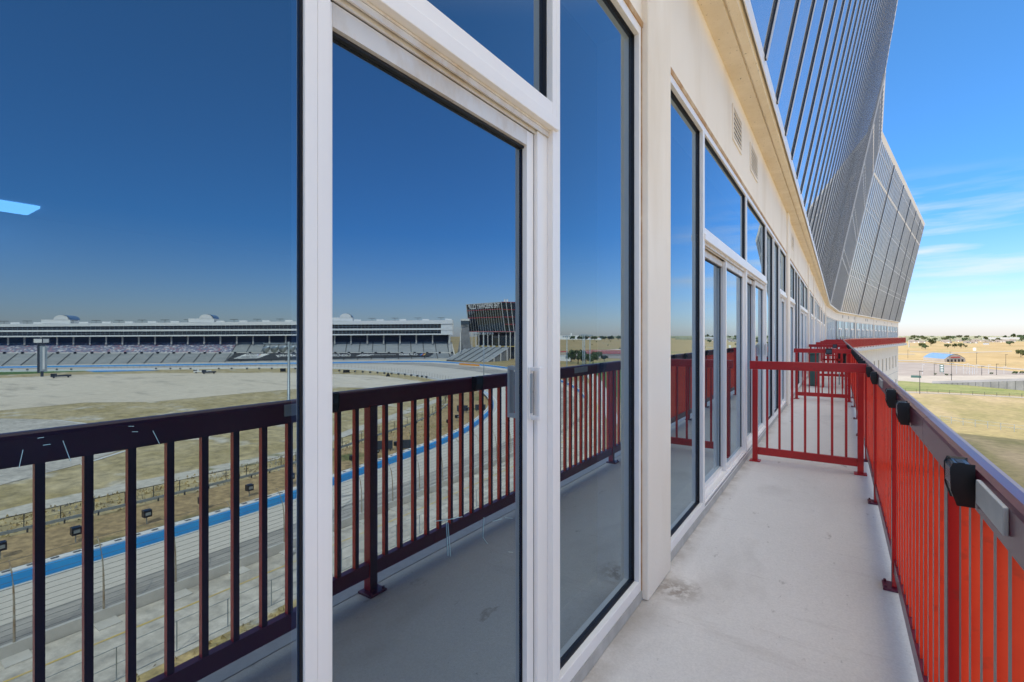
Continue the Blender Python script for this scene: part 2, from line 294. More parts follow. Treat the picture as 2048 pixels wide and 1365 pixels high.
for i in range(3):
    fr, L = frame_on(i)
    y0 = 4.91 + 40 if i == 0 else .5
    ys = [y0 + k*1.0 for k in range(-9, 200)] if i == 0 else [.5 + k*(1.0 if i==1 else .98) for k in range(200)]
    for yy in ys:
        if yy < 0 or yy > L - .1: continue
        for tgt, w, e0, e1, off in (('m',.048,.003,.017,0), ('e',.058,.0175,.023,0)):
            big = (i == 0)
            mb = MB(fr) if nm < 200 and big else (stuffm if tgt == 'm' else stuffe); mb.fr = fr
            if i > 0: (w, e0, e1) = (.10, .003, .034) if tgt == 'm' else (.20, .0345, .044)
            a = yy-w/2+off; b = yy+w/2+off
            mb.v += []; n0 = len(mb.v)
            pts = [(curt(Z0,e0),a,Z0),(curt(Z0,e1),a,Z0),(curt(Z0,e1),b,Z0),(curt(Z0,e0),b,Z0),(curt(Z1,e0),a,Z1),(curt(Z1,e1),a,Z1),(curt(Z1,e1),b,Z1),(curt(Z1,e0),b,Z1)]
            mb.v += [mb.P(p) for p in pts]; mb.f += [tuple(n0+k for k in q) for q in ((3,2,1,0),(4,5,6,7),(0,1,5,4),(1,2,6,5),(2,3,7,6),(3,0,4,7))]
            if big:
                if tgt == 'm': last = mb.build('mullion', 'mull', B); nm += 1
                else: mb.build('edge_strip', 'mulledge', last)
stuffm.fr = None; tag(stuffm.build('mullion', 'mull2', B), kind='stuff')
stuffe.fr = None; tag(stuffe.build('edge_strip', 'mulledge', B), kind='stuff')
# heavier verticals on the curtain wall
for i, yy, w, mm in ((0,46.6+38.2,.55,'mulledge'),(2,10.5,.16,'mull'),(2,20.5,.16,'mull'),(2,29.5,.16,'mull'),(2,38,.16,'mull'),(2,46.0,.16,'mull'),(2,.3,.3,'mulledge')):
    fr, L = frame_on(i); mb = MB(fr); a, b = yy-w/2, yy+w/2
    pts = [(curt(Z0,.01),a,Z0),(curt(Z0,.09),a,Z0),(curt(Z0,.09),b,Z0),(curt(Z0,.01),b,Z0),(curt(Z1,.01),a,Z1),(curt(Z1,.09),a,Z1),(curt(Z1,.09),b,Z1),(curt(Z1,.01),b,Z1)]
    mb.hexa([mb.P(p) for p in pts[:4]], [mb.P(p) for p in pts[4:]]).build('wide_mullion', mm, B)
# window strip ------------------------------------------------------------
def rect_frame(mb, y0, y1, z0, z1, n0, n1, w, wb=None, wt=None):
    wb = wb or w; wt = wt or w
    mb.box(n0,n1,y0,y0+w,z0,z1); mb.box(n0,n1,y1-w,y1,z0,z1); mb.box(n0,n1,y0+w,y1-w,z0,z0+wb); mb.box(n0,n1,y0+w,y1-w,z1-wt,z1)
def window(fr, y0, y1, z0, z1, g, full=True, w=.0275, wb=.055, tilt=0):
    gd = .014 if g < -.03 else .006
    wf = MB(fr); rect_frame(wf, y0, y1, z0, z1, g+gd, 0, w, wb, .045); f = wf.build('window', 'alu', B, bevel=.002 if full else 0)
    if full:
        gk = MB(fr); e = .004; rect_frame(gk, y0+w-.004, y1-w+.004, z0+wb-.004, z1-.041, g+.0005, g+gd-.0005, .0075); gk.build('gasket', 'gasket', f)
    MB(fr).poly([(g+tilt,y0+.01,z0+.02),(g,y1-.01,z0+.02),(g,y1-.01,z1-.02),(g+tilt,y0+.01,z1-.02)]).build('pane', 'pane', f)
def door(fr, y0, y1, g, full=True, zt=.72, handle=False, single=False):
    window(fr, y0, y1, zt+.049, 1.57, g+.02, full, wb=.046)
    d = MB(fr); d.box(-.06,-.006,y0,y1,zt+.043,zt+.0488); d.box(-.06,.012,y0,y1,zt,zt+.043)
    dd = d.build('sliding_door', 'alu', B, bevel=.002 if full else 0)
    o = MB(fr); w = .0275; o.box(-.09,0,y0,y0+w,-1.30,zt-.0005); o.box(-.09,0,y1-w,y1,-1.30,zt-.0005); o.box(-.09,0,y0+w,y1-w,-1.30,-1.262)
    for k in range(2): o.box(-.085,-.012-.03*k,y0+w,y1-w,-1.262,-1.25+.006*k) if k == 0 else None
    o.build('door_frame', 'alu', dd)
    if full: MB(fr).box(.0003,.0016,y0+w,y1-w,-1.284,-1.281).box(.0003,.0016,y0+w,y1-w,-1.273,-1.271).build('sill_groove', 'gasket', dd)
    t = MB(fr); t.box(-.09,-.012,y0+w,y1-w,zt-.008,zt-.001); t.box(-.020,-.014,y0+w,y1-w,zt-.024,zt-.0085); t.box(-.034,-.029,y0+w,y1-w,zt-.032,zt-.0085); t.box(-.085,-.080,y0+w,y1-w,zt-.032,zt-.0085); t.build('head_track', 'aludirty', dd)
    zl = zt-.034; m = (y0+y1)/2
    spans = [(y0+w+.001, y1-w-.071, g)] if single else [(y0+w+.001, m+.02, g-.03), (m-.02, y1-w-.001, g)]
    if single:
        j = MB(fr); j.box(-.088,-.022,y1-w-.068,y1-w-.0005,-1.262,zl+.010); j.build('jamb', 'alu', dd)
    for a, b, gg in spans:
        s = MB(fr); s.box(gg-.005,gg+.024,a,a+.03,-1.25,zl); sw = .042 if single else .03; s.box(gg-.005,gg+.024,b-sw,b,-1.25,zl); s.box(gg-.005,gg+.024,a+.03,b-sw,-1.25,-1.215)
        lf = s.build('door_leaf', 'alu', dd, bevel=.0015 if full else 0)
        MB(fr).box(gg-.005,gg+.024,a+.03,b-sw,zl-.050,zl).build('top_rail', 'aludirty' if full else 'alu', lf)
        if full:
            k = MB(fr); k.box(gg+.001,gg+.012,a+.03,b-sw,zl-.058,zl-.0505); k.box(gg+.006,gg+.0235,b+.0003,b+.0022,-1.24,zl) if single else None; k.box(gg+.001,gg+.006,b-sw-.003,b-sw-.0005,-1.21,zl-.060); k.build('gasket', 'gasket', lf)
        MB(fr).box(gg-.004,gg,a+.02,b-.02,-1.23,zl-.02).build('pane', 'pane', lf)
        if handle and b == spans[-1][1]:
            hd = MB(fr); yc = b-.022
            hd.box(gg+.0245,gg+.030,yc-.016,yc+.008,-.285,-.105); hd.box(gg+.030,gg+.062,yc-.010,yc+.006,-.120,-.105); hd.box(gg+.030,gg+.062,yc-.010,yc+.006,-.285,-.270)
            hd.box(gg+.054,gg+.066,yc-.008,yc+.020,-.285,-.105)
            h = hd.build('handle', 'alu', lf, bevel=.003)
            MB(fr).box(gg+.0305,gg+.034,yc-.012,yc+.002,-.262,-.128).build('escutcheon', 'galv', h, bevel=.002)
            MB(fr).tube([fp(fr,gg+.034,yc-.005,-.19), fp(fr,gg+.0365,yc-.005,-.19)], .004, 10).build('screw', 'galv', h)
def fp(fr, n, y, z): return MB(fr).P((n, y, z))
def column(fr, y0, y1):
    MB(fr).box(-.25,.035,y0,y1,-1.349,2.379).build('column', 'stucco', B, bevel=.008)
    MB(fr).box(-.02,.003,y0-.008,y0-.0005,-1.30,1.59).build('caulk_line', 'caulk', B)
window(FR1, -2.6, -1.05, -1.30, 1.57, -.0125)
window(FR1, -1.05, .565, -1.30, 1.57, -.0145)
door(FR1, .565, 1.52, -.060, zt=.727, handle=True, single=True)
window(FR1, 1.52, 2.41, -1.30, 1.57, -.040)
column(FR1, 2.42, 2.82)
window(FR1, 2.82, 3.80, -1.30, 1.57, -.040)
door(FR1, 3.80, 5.83, -.05)
door(FR1, 5.83, 7.56, -.05, handle=True)
window(FR1, 7.56, 8.55, -1.30, 1.57, -.040); window(FR1, 8.55, 9.45, -1.30, 1.57, -.040)
door(FR1, 9.45, 10.67, -.05)
column(FR1, 10.68, 11.1)
def Yf(px): return Yat(px, -.835)
y = 11.11
pat = [('D',1.75),('W',1.0),('W',.95),('D',1.8),('D',1.8),('C',.45),('W',.95),('W',.95),('D',1.9),('C',.45)]
k = 0
while y < 44.0:
    kk, w = pat[k % len(pat)]
    if y + w > 45.3: w = 45.3 - y
    if kk == 'D': door(FR1, y, y+w, -.05, full=y < 16)
    elif kk == 'W': window(FR1, y, y+w, -1.30, 1.57, -.04, full=y < 16)
    else: column(FR1, y+.005, y+w-.005)
    y += w; k += 1
column(FR1, y, 45.38)
fr2, L2 = frame_on(1)
yy = .3
while yy < L2-1: window(fr2, yy, yy+.95, -1.30, 1.57, -.04, full=False); yy += .96
yy = .4; k = 0
while yy < L3-3:
    if k % 4 == 3: column(fr3, yy+.01, yy+.5); yy += .52
    window(fr3, yy, yy+.8, -1.30, 1.57, -.04, full=False); door(fr3, yy+.8, yy+2.6, -.05, full=False); window(fr3, yy+2.6, yy+3.4, -1.30, 1.57, -.04, full=False); yy += 3.4; k += 1
column(fr3, yy+.01, L3)
# vents on the header wall
def vent(fr, y0, y1, z0, z1):
    v = MB(fr); rect_frame(v, y0, y1, z0, z1, 0.0005, .012, .03); o = v.build('vent', 'fascia', B)
    MB(fr).box(.001,.003,y0+.03,y1-.03,z0+.03,z1-.03).build('dark_recess', 'gasket', o)
    n = 6
    for k in range(n):
        z = z0+.035+(z1-z0-.07)*(k+.5)/n; s = MB(fr); s.box(.0035,.011,y0+.03,y1-.03,z-.005,z+.010); s.build('louvre', 'fascia', o)
for a, b, c, d in ((4.95,5.45,1.86,2.20),(6.05,6.62,1.88,2.20),(11.9,12.4,1.88,2.20),(18.5,19,1.88,2.2),(24.9,25.4,1.88,2.2)): vent(FR1, a, b, c, d)
for s in (3,6.4,9.8,18,19.3,27,36,44): vent(fr3, s, s+.45, 1.85, 2.2)
# room behind the near windows
r = MB(); r.box(-9.4,-9.2,-9,10,-1.40,1.62); r.box(-9.2,-.91,-9,10,1.62,1.66); r.box(-9.2,-.91,-9,10,-1.44,-1.40); r.box(-9.2,-1.0,9.8,10,-1.40,1.62); r.build('room_interior', 'inside', B)
sweep([(-.30,-1.4),(-.26,-1.4),(-.26,1.56),(-.30,1.56)], [(-.835,10.1),(-.835,45.4),(-.21,59.6),(8.98,112.4)]).build('room_backing', 'inside', B)
MB().box(-8.85,-8.25,.5,1.70,1.585,1.615).build('ceiling_lamp', 'lamp', B)
# lower storeys' windows on the far wing
for row, (z0, z1) in enumerate(((-5.6,-3.5),(-9.7,-7.6),(-13.8,-11.7),(-17.9,-15.8))):
    s = 4.0
    while s < L3-1.5:
        f = MB(fr3); rect_frame(f, s, s+.95, z0, z1, .0005, .05, .06); o = f.build('window', 'fascia', B)
        MB(fr3).box(.001,.012,s+.06,s+.89,z0+.06,z1-.06).build('pane', 'ribbon', o); s += 4.15 if row else 4.15
for z in (-6.45,-10.5,-14.6): MB(fr3).box(.0005,.012,0,L3,z,z+.05).build('wall_joint', 'curb', B)
# balcony slab
fl = sweep([(-.30,-1.60),(1.25,-1.60),(1.25,-1.352),(1.245,-1.35),(-.30,-1.35)], PATH).build('balcony_floor', 'concrete'); tag(fl, kind='structure')
sweep([(1.252,-1.66),(1.275,-1.66),(1.275,-1.40),(1.252,-1.40)], PATH).build('slab_edge', 'plate', B)
sweep([(1.128,-1.3498),(1.244,-1.3498),(1.244,-1.346),(1.13,-1.346)], PATH).build('outer_edge_strip', 'plate', B)  # strip of a greyer tone along the outer slab edge
# ================================================================== RAILINGS
XR = 1.075       # inner face of the rail, out from the facade line (world x = .24)
TOP = [(-.000,-.362),(.040,-.362),(.047,-.292),(.043,-.282),(.030,-.277),(.012,-.278),(.002,-.284),(-.001,-.293)]
def rail_section(fr, y0, y1, label, ps=.1132, posts=(), lit=True, plate=None, up='maroon', pk='redorange'):
    base = fp(fr, XR+.02, y0, -1.35); t = thing('balcony_railing', label, 'railing', base, 'red railing along the outer edge of the balcony')
    T = MB(fr); n = len(TOP)
    for yv in (y0+.001, y1-.001): T.v += [T.P((XR+a, yv, z)) for a, z in TOP]
    for j in range(n): T.f.append((j, (j+1)%n, n+(j+1)%n, n+j))
    T.f.append(tuple(range(n))); T.f.append(tuple(range(2*n-1, n-1, -1)))
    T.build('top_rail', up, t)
    MB(fr).box(XR+.004,XR+.032,y0+.001,y1-.001,-.374,-.3625).build('rail_lip', up, t)
    MB(fr).box(XR+.002,XR+.038,y0+.001,y1-.001,-1.262,-1.190).build('bottom_rail', up, t)
    first = None; sk = [p for p in posts]
    allp = [1.70+1.585*q for q in range(-6,32)] if ps == .1132 else None
    if allp: ylist = [p+.097+q*.107 for p in allp for q in range(14) if y0+.012 < p+.097+q*.107 < y1-.012]
    if allp and y0 < 0: ylist = [v for v in ylist if v > 1.22 or v < -1.0] + [1.185-.112*q for q in range(8)] + [.40-.112*q for q in range(1,12)]
    if not allp:
        ylist = []; yv = y0+ps/2
        while yv < y1 and len(ylist) < 99:
            if all(abs(yv-p) > .05 for p in sk): ylist.append(yv)
            yv += ps
    c = 0
    for yv in ylist:
        if True:
            loc = fp(fr, XR+.019, yv, 0) - wl(t)
            if first is None:
                m = MB(); m.fr = (Vector((0,0)), fr[1], fr[2]); w = .0115; m.box(-w,w,-w,w,-1.191,-.374)
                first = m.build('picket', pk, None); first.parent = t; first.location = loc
                if pk == 'redorange': first.data.materials.append(M['pinner']); first.data.polygons[5].material_index = 1; first.data.polygons[3].material_index = 0  # dark inner face imitates shade
            else: q = first.copy(); COL.objects.link(q); q.parent = t; q.location = loc
            c += 1
    for p in posts:
        m = MB(fr).box(XR-.006,XR+.044,p-.025,p+.025,-1.336,-.364).build('post', 'red', t, bevel=.003)
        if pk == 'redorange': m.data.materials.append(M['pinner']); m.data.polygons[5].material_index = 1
        MB(fr).box(XR-.045,XR+.058,p-.055,p+.055,-1.3497,-1.337).build('base_plate', 'maroon', m, bevel=.003)
        for a in (-.04,.04): MB(fr).tube([fp(fr,XR-.032,p+a,-1.337),fp(fr,XR-.032,p+a,-1.325)],.007,6).build('bolt', 'maroon', m)
    if plate:
        for a, b in plate:
            MB(fr).box(XR-.009,XR-.0006,a,b,-.341,-.292).build('blank_plate', 'plate', t, bevel=.002)
    return t
ordn = ['nearest', 'second', 'third', 'fourth', 'fifth', 'sixth', 'seventh', 'eighth', 'ninth', 'tenth']
P0 = [1.70 + 1.585*k for k in range(-5, 30)]
secs = [(-3.9,2.17,'red metal railing section beside the camera with a blank grey plate on its top rail'),
        (2.17,8.27,'red metal railing section running past the first divider, second from the camera')]
yv = 8.27; k = 0
while yv < 44: secs.append((yv, min(yv+6.1,46.0), 'red metal railing section %s beyond the one that passes the first divider' % ordn[k].replace('nearest','first'))); yv += 6.1; k += 1
for a, b, lb in secs:
    rail_section(FR1, a, b, lb, posts=[p for p in P0 if a+.1 < p < b-.1], plate=[(1.15,1.345)] if a < 0 else ([(3.95,4.22)] if a < 5 else None))
xr = XR
def wing(fr, L, n, what, ps):
    for k in range(n):
        a = .2+(L-.4)*k/n; b = .2+(L-.4)*(k+1)/n
        rail_section(fr, a, b, what % ordn[k].replace('nearest','first'), ps=ps, posts=[a+(b-a)*q/4+.02 for q in (0,1,2,3)], up='red', pk='red')
wing(fr2, L2, 2, '%s red railing section of the short bend before the far wing', .113)
wing(fr3, L3+.2, 6, '%s red railing section along the far wing, counted from the bend', .15)
# dividers across the balcony
def divider(y, label):
    t = thing('divider_railing', label, 'railing', (-.3,y,-1.35), 'red divider railings across the balcony')
    x0, x1 = -.748, .176; g = -.835
    MB().box(-.80,.222,y-.02,y+.02,-.360,-.272).build('top_rail', 'red', t, bevel=.004)
    MB().box(x0+.0255,x1-.0255,y-.017,y+.017,-1.275,-1.198).build('bottom_rail', 'red', t, bevel=.003)
    for x in (x0, x1):
        p = MB().box(x-.025,x+.025,y-.025,y+.025,-1.337,-.361).build('post', 'red', t, bevel=.003)
        MB().box(x-.052,x+.052,y-.05,y+.05,-1.3497,-1.3375).build('base_plate', 'red', p, bevel=.003)
    n = 7
    for k in range(n):
        x = x0+(x1-x0)*(k+1)/(n+1); MB().box(x-.0105,x+.0105,y-.0105,y+.0105,-1.1985,-.3605).build('picket', 'red', t)
DY = [5.80, 12.0, 18.2, 24.2, 30.3, 36.4, 42.4]
divider(DY[0], 'red divider railing across the balcony nearest the camera, its whole frame in view')
for k, y in enumerate(DY[1:]): divider(y, '%s red divider railing across the balcony counting from the camera' % ordn[k+1])
# black clip-on lamps on the top rail
def rail_box(x, y, label, face='x'):
    t = thing('rail_lamp', label, 'lamp', (x,y,-.37), 'small black box lamps clipped to the top rail')
    m = MB()
    if face == 'x':
        prof = [(.036,-.360),(.012,-.360),(.003,-.33),(.002,-.285),(.006,-.275),(.036,-.275)]
        for dy in (-.037,.037): m.v += [Vector((x-.036+a,y+dy,z)) for a, z in prof]
        n = len(prof); m.f += [(j,(j+1)%n,n+(j+1)%n,n+j) for j in range(n)] + [tuple(range(n)), tuple(range(2*n-1,n-1,-1))]
        m.build('housing', 'black', t, bevel=.003)
        MB().box(x-.0355,x-.0335,y-.030,y+.030,-.322,-.285).build('smoky_cover', 'slate', t)
        MB().box(x-.022,x-.010,y-.02,y+.02,-.2748,-.2738).build('slot', 'gasket', t)
    else:
        m.box(x-.055,x+.055,y-.042,y-.0005,-.385,-.265).build('housing', 'black', t, bevel=.003)
        MB().box(x-.045,x+.045,y-.0435,y-.0425,-.36,-.29).build('smoky_cover', 'slate', t)
lamps = [1.425, 2.56, 3.12, 4.55, 5.28]
lamp_lab = ['black box lamp on the top rail beside the blank grey plate, nearest the camera', 'black box lamp on the top rail at the rail joint, second from the camera', 'black box lamp on the top rail, third from the camera', 'black box lamp on the top rail just before the first divider, fourth from the camera', 'black box lamp on the top rail touching the first divider, fifth from the camera']
for y, lb in zip(lamps, lamp_lab): rail_box(.235, y, lb)
y = 6.5; 
for k in range(16): rail_box(.235, y, 'small black box lamp in the tight row on the rail beyond the first divider'); y += .62 if k < 10 else 1.1
rail_box(-.17, 11.975, 'square black box lamp on the face of the second divider railing', 'y')
rail_box(-.10, 18.175, 'square black box lamp on the face of the third divider railing', 'y')
# things standing on the balcony past the second divider
t = thing('patio_chair', 'dark red metal patio chair with slatted back beyond the second divider', 'chair', (-.12,15.2,-1.35))
MB().box(-.36,.10,15.0,15.42,-.93,-.90).build('seat', 'red', t)
for k in range(5): MB().box(-.34+k*.095,-.30+k*.095,15.40,15.42,-.90,-.42).build('back_slat', 'red', t)
MB().box(-.36,.10,15.40,15.43,-.42,-.36).build('back_rail', 'red', t); MB().box(-.36,.10,15.40,15.43,-.66,-.61).build('back_rail', 'red', t)
for x in (-.36,.06):
    for yy in (15.0,15.38): MB().box(x,x+.04,yy,yy+.04,-1.35,-.90).build('leg', 'red', t)
t = thing('storage_bin', 'green plastic storage bin against the building beyond the second divider', 'bin', (-.55,15.5,-1.35))
MB().box(-.66,-.45,15.2,15.7,-1.33,-.50).build('body', 'greenbox', t, bevel=.02); MB().box(-.68,-.43,15.17,15.73,-.50,-.44).build('lid', 'greenbox', t, bevel=.015)
t = thing('barbecue_grill', 'black barbecue grill with a hood standing by the outer railing', 'grill', (.08,16.2,-1.35))
MB().box(-.02,.17,16.0,16.5,-.78,-.52).build('firebox', 'black', t, bevel=.03)
MB().tube([(.075,15.99,-.50),(.075,16.51,-.50)],.10,14).build('hood', 'black', t, smooth=False)
for x in (0,.14):
    for yy in (16.05,16.42): MB().box(x,x+.025,yy,yy+.025,-1.35,-.78).build('leg', 'galv', t)
def gp(px, py, n): X = -.835+n; yy = Yat(px, X); d = -X*SN+yy*CS; return Vector((X, yy, -(py-HY)*d/F))
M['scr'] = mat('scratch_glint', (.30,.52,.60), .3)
for grp, nn in (([(893,1045,896,1112),(896,1046,901,1113),(870,1043,895,1040),(895,1040,925,1034),(968,1035,966,1075),(966,1075,975,1088),(985,1043,1004,1038),(1010,1036,1025,1037),(1016,1104,1026,1105)], -.0590), ([(46,900,38,936),(126,882,141,922),(306,862,319,888),(257,853,268,853),(264,864,276,864),(75,877,88,875),(86,891,101,889)], -.0140)):  # scratches; the short level bars on the left pane paint rail-cap reflections
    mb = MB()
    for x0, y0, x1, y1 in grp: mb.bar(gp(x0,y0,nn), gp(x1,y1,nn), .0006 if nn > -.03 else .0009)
    mb.build('scratches_and_glints', 'scr', B)
# ================================================================== GROUND AND TRACK
ZC = [0]
def zu(z): ZC[0] += 1; return z + ZC[0]*.004
def sheet(name, pts, z, m, label=None):
    z = zu(z); mb = MB(); mb.poly([(p[0],p[1],GZ+z) for p in pts]); o = mb.build(name, m); 
    if mb.f and o.data.polygons[0].normal.z < 0: o.data.flip_normals()
    return tag(o, kind='structure')
def strip(name, A, Bp, z, m):
    z = zu(z); mb = MB(); n = len(A)
    for p, q in zip(A, Bp): mb.v += [Vector((p[0],p[1],GZ+z)), Vector((q[0],q[1],GZ+z))]
    for i in range(n-1): mb.f.append((2*i,2*i+1,2*i+3,2*i+2))
    o = mb.build(name, m)
    if o.data.polygons[0].normal.z < 0: o.data.flip_normals()
    return tag(o, kind='structure')
def offset(line, d):
    out = []; P = [Vector((p[0],p[1])) for p in line]
    for i, p in enumerate(P):
        a = P[max(i-1,0)]; b = P[min(i+1,len(P)-1)]; t = (b-a).normalized(); out.append(Vector((p.x + t.y*d, p.y - t.x*d)))
    return out
def smooth_line(pts, it=2):
    P = [Vector((p[0],p[1])) for p in pts]
    for _ in range(it):
        Q = [P[0]]
        for a, b in zip(P, P[1:]): Q += [a*.75+b*.25, a*.25+b*.75]
        Q.append(P[-1]); P = Q
    return P
g = MB(); g.poly([(-4000,-3000,GZ),(9000,-3000,GZ),(9000,9000,GZ),(-4000,9000,GZ)]); gr = g.build('ground', 'field'); tag(gr, kind='structure')
def mir(l): return [(-1.74-x, y) for x, y in l]
OUT = smooth_line(mir([(-47,-60),(-47,-20),(-47,9),(-47,24),(-47,44),(-47.6,56),(-50,90),(-57,120),(-68,146),(-82,170),(-98,192),(-118,214),(-154,247),(-195,274),(-238,290),(-262,297),(-281,299),(-302,286),(-322,255),(-376,192),(-487,66),(-572,-28)]))
INN = smooth_line(mir([(-60.5,-60),(-60.5,-20),(-60.5,9),(-60.2,24),(-61,40),(-63,52),(-65.6,70),(-70,85),(-76,99),(-85,116),(-99,134),(-116,150),(-137,164),(-172,181),(-212,196),(-262,204),(-300,195),(-335,165),(-365,130),(-420,68),(-520,-25)]))
# infield base, then its parts
inf = [(p.x,p.y) for p in INN] + [(60,-200),(60,-60)]
sheet('infield_ground', [(p.x,p.y) for p in INN] + [(500,-300),(58.8,-300)], .03, 'grassinf')
strip('race_track', OUT, INN, .04, 'track')
def between(f0): return [a*(1-f0)+b*f0 for a, b in zip(OUT, INN)]
strip('track_groove', between(.14), between(.42), .06, 'groove')
def lineat(f0, w, z, m, nm='painted_line'): strip(nm, between(f0), between(f0+w), z, m)
lineat(.95,.012,.065,'whitehot')
# apron outside the wall: asphalt service road, yellow line, scrub
strip('service_road', offset(OUT[:60],-0.2) if False else [Vector((p.x-9.5,p.y)) for p in OUT[:34]], [Vector((p.x-.3,p.y)) for p in OUT[:34]], .05, 'asph')
strip('yellow_line', [Vector((p.x-3.3,p.y)) for p in OUT[:34]], [Vector((p.x-3.1,p.y)) for p in OUT[:34]], .07, 'yellow')
sheet('near_scrub', [(14,-60),(36.6,-60),(36.6,60),(40,100),(30,110),(14,60)], .02, 'nearg')
sheet('turn_apron', [(38,56),(48,100),(58,126),(74,156),(92,182),(112,206),(104,214),(74,186),(50,150),(40,112),(32,70)], .035, 'asph')
# infield pavement seen across
sheet('paddock_pavement', [RV(*p)[:2] for p in ((-400,800),(-400,757),(0,757),(150,750),(330,747),(600,746),(760,752),(850,765),(880,776),(800,781),(660,774),(515,785),(300,805),(170,806),(0,822),(-400,850))], .05, 'infield')
sheet('infield_turf', [RV(*p)[:2] for p in ((-400,738),(0,741.5),(150,740.2),(178,743),(100,746.5),(0,750.5),(-400,762))], .055, 'green')
sheet('painted_apron', [RV(*p)[:2] for p in ((170,742.4),(300,740.5),(320,741.5),(190,744.8))], .06, 'blue')
sheet('pit_road', [RV(*p)[:2] for p in ((-300,865),(0,838),(100,840),(165,847),(215,870),(240,902),(160,930),(78,951),(0,972),(-300,1060))], .05, 'asph')
sheet('pit_lane_line', [RV(*p)[:2] for p in ((105,840),(173,847.5),(173,849),(105,841))], .07, 'whitehot')
sheet('pit_lane_line', [RV(*p)[:2] for p in ((160,930),(250,902),(252,904),(163,932))], .07, 'whitehot')
gl = [RV(*p) for p in ((-300,1120),(0,1030),(159,996),(244,978),(459,934),(607,903),(660,880),(809,826),(880,800))]
strip('gravel_road', smooth_line([(p.x-2.2,p.y-1) for p in gl]), smooth_line([(p.x+2.2,p.y+1) for p in gl]), .06, 'gravel')
gl2 = [RV(*p) for p in ((0,905),(170,880),(300,862),(420,850),(600,828),(760,800))]
strip('gravel_road', smooth_line([(p.x,p.y-3) for p in gl2]), smooth_line([(p.x+1,p.y+5) for p in gl2]), .06, 'gravel')
GRD = smooth_line(mir([(-75.5,-60),(-75.5,-20),(-75,12),(-74.4,36),(-76,48),(-79,58),(-82.7,72),(-86.4,85),(-92,98),(-102,116),(-114,130),(-130,140)]))
strip('grass_bank', INN[:len(GRD)] if False else [INN[min(int(i*len(INN)*.56/len(GRD)), len(INN)-1)] for i in range(len(GRD))], GRD, .05, 'brown')
# yellow bank and lawn patches beyond the turn
sheet('painted_bank', [RV(*p)[:2] for p in ((846,722),(868,712),(910,708),(905,718),(890,724))], .09, 'yellowbank')
sheet('turn_lawn', [(62,170),(84,200),(110,232),(96,246),(60,216),(44,186)], .04, 'green')
# ---- barriers
def poly_wall(line, h, w, z0=0):
    a = offset(line, -w/2); b = offset(line, w/2); mb = MB(); n = len(a)
    for p, q in zip(a, b): mb.v += [Vector((p.x,p.y,GZ+z0)), Vector((q.x,q.y,GZ+z0)), Vector((q.x,q.y,GZ+z0+h)), Vector((p.x,p.y,GZ+z0+h))]
    for i in range(n-1):
        k = 4*i
        for j in range(4): mb.f.append((k+j, k+(j+1)%4, k+4+(j+1)%4, k+4+j))
    mb.f.append((0,1,2,3)); mb.f.append((4*n-1,4*n-2,4*n-3,4*n-4)); return mb
def resample(line, step):
    P = [Vector((p[0],p[1])) for p in line]; out = [P[0]]; acc = 0
    for a, b in zip(P, P[1:]):
        L = (b-a).length; d = step-acc
        while d <= L: out.append(a+(b-a)*d/L); d += step
        acc = (acc+L) % step
    return out
ob = thing('outer_track_wall', 'pale concrete wall along the outside edge of the race track under the catch fence', 'wall', (OUT[0].x,OUT[0].y,GZ))
poly_wall(OUT, .95, .35).build('concrete_wall', 'paleconc', ob)
far = [p for p in OUT if p.y > 150 or p.x > 120]
poly_wall(offset(far, .6), 1.0, .5).build('blue_padding', 'blue', ob); poly_wall(offset(far, .6), .15, .5, 1.0).build('white_cap', 'whitehot', ob)
ib = thing('inner_track_wall', 'bright blue padded wall with white cap along the inside of the race track', 'barrier', (INN[0].x,INN[0].y,GZ))
inn_n = [p for p in INN if p.x < 113 and p.y < 150]
poly_wall(inn_n, 1.0, .5).build('blue_padding', 'blue', ib); poly_wall(offset(inn_n, .7), .12, 1.0, 1.02).build('white_cap', 'whitehot', ib)
poly_wall([p for p in INN if not (p.x < 111 and p.y < 150)], 1.1, .5).build('white_wall', 'whitehot', ib)
dk = MB()
for p in resample(offset(inn_n, .7), 1.6): dk.box(p.x-.22,p.x+.22,p.y-.30,p.y+.30,GZ+1.145,GZ+1.152)
dk.build('cap_slots', 'stair', ib)
# ---- catch fence with curved posts and cables, built as one long fence
cf = thing('catch_fence', 'tall catch fence of curved posts and cables leaning over the race track', 'fence', (OUT[0].x,OUT[0].y,GZ))
fl0 = [p for p in OUT if p.y < 235 and p.x < 160]; posts = resample(fl0, 3.3*1.48)
prof = [(0,.9),(0,2.2),(0.05,3.6),(.25,4.7),(.75,5.6),(1.5,6.2)]
nrm = []
for i, p in enumerate(posts):
    a = posts[max(i-1,0)]; b = posts[min(i+1,len(posts)-1)]; t = (b-a).normalized(); n = Vector((t.y,-t.x)); nrm.append(n)
for k, (p, n) in enumerate(zip(posts, nrm)):
    if k > 90: break
    pt = MB().tube([(p.x+n.x*o,p.y+n.y*o,GZ+z) for o, z in prof], [.075,.07,.06,.05,.045,.035], 6).build('post', 'rusty', cf)
    MB().box(p.x-1.5,p.x-.1,p.y-.7,p.y+.7,GZ+.06,GZ+.16).build('footing', 'paleconc', pt)
cb = MB()
for k in range(14):
    z = 1.2 + k*.38
    o = 0
    for (o0,z0),(o1,z1) in zip(prof, prof[1:]):
        if z0 <= z <= z1: o = o0+(o1-o0)*(z-z0)/(z1-z0)
    cb.tube([(p.x+n.x*o,p.y+n.y*o,GZ+z) for p, n in zip(posts, nrm)], .017, 3)
cb.build('cables', 'fencew', cf)
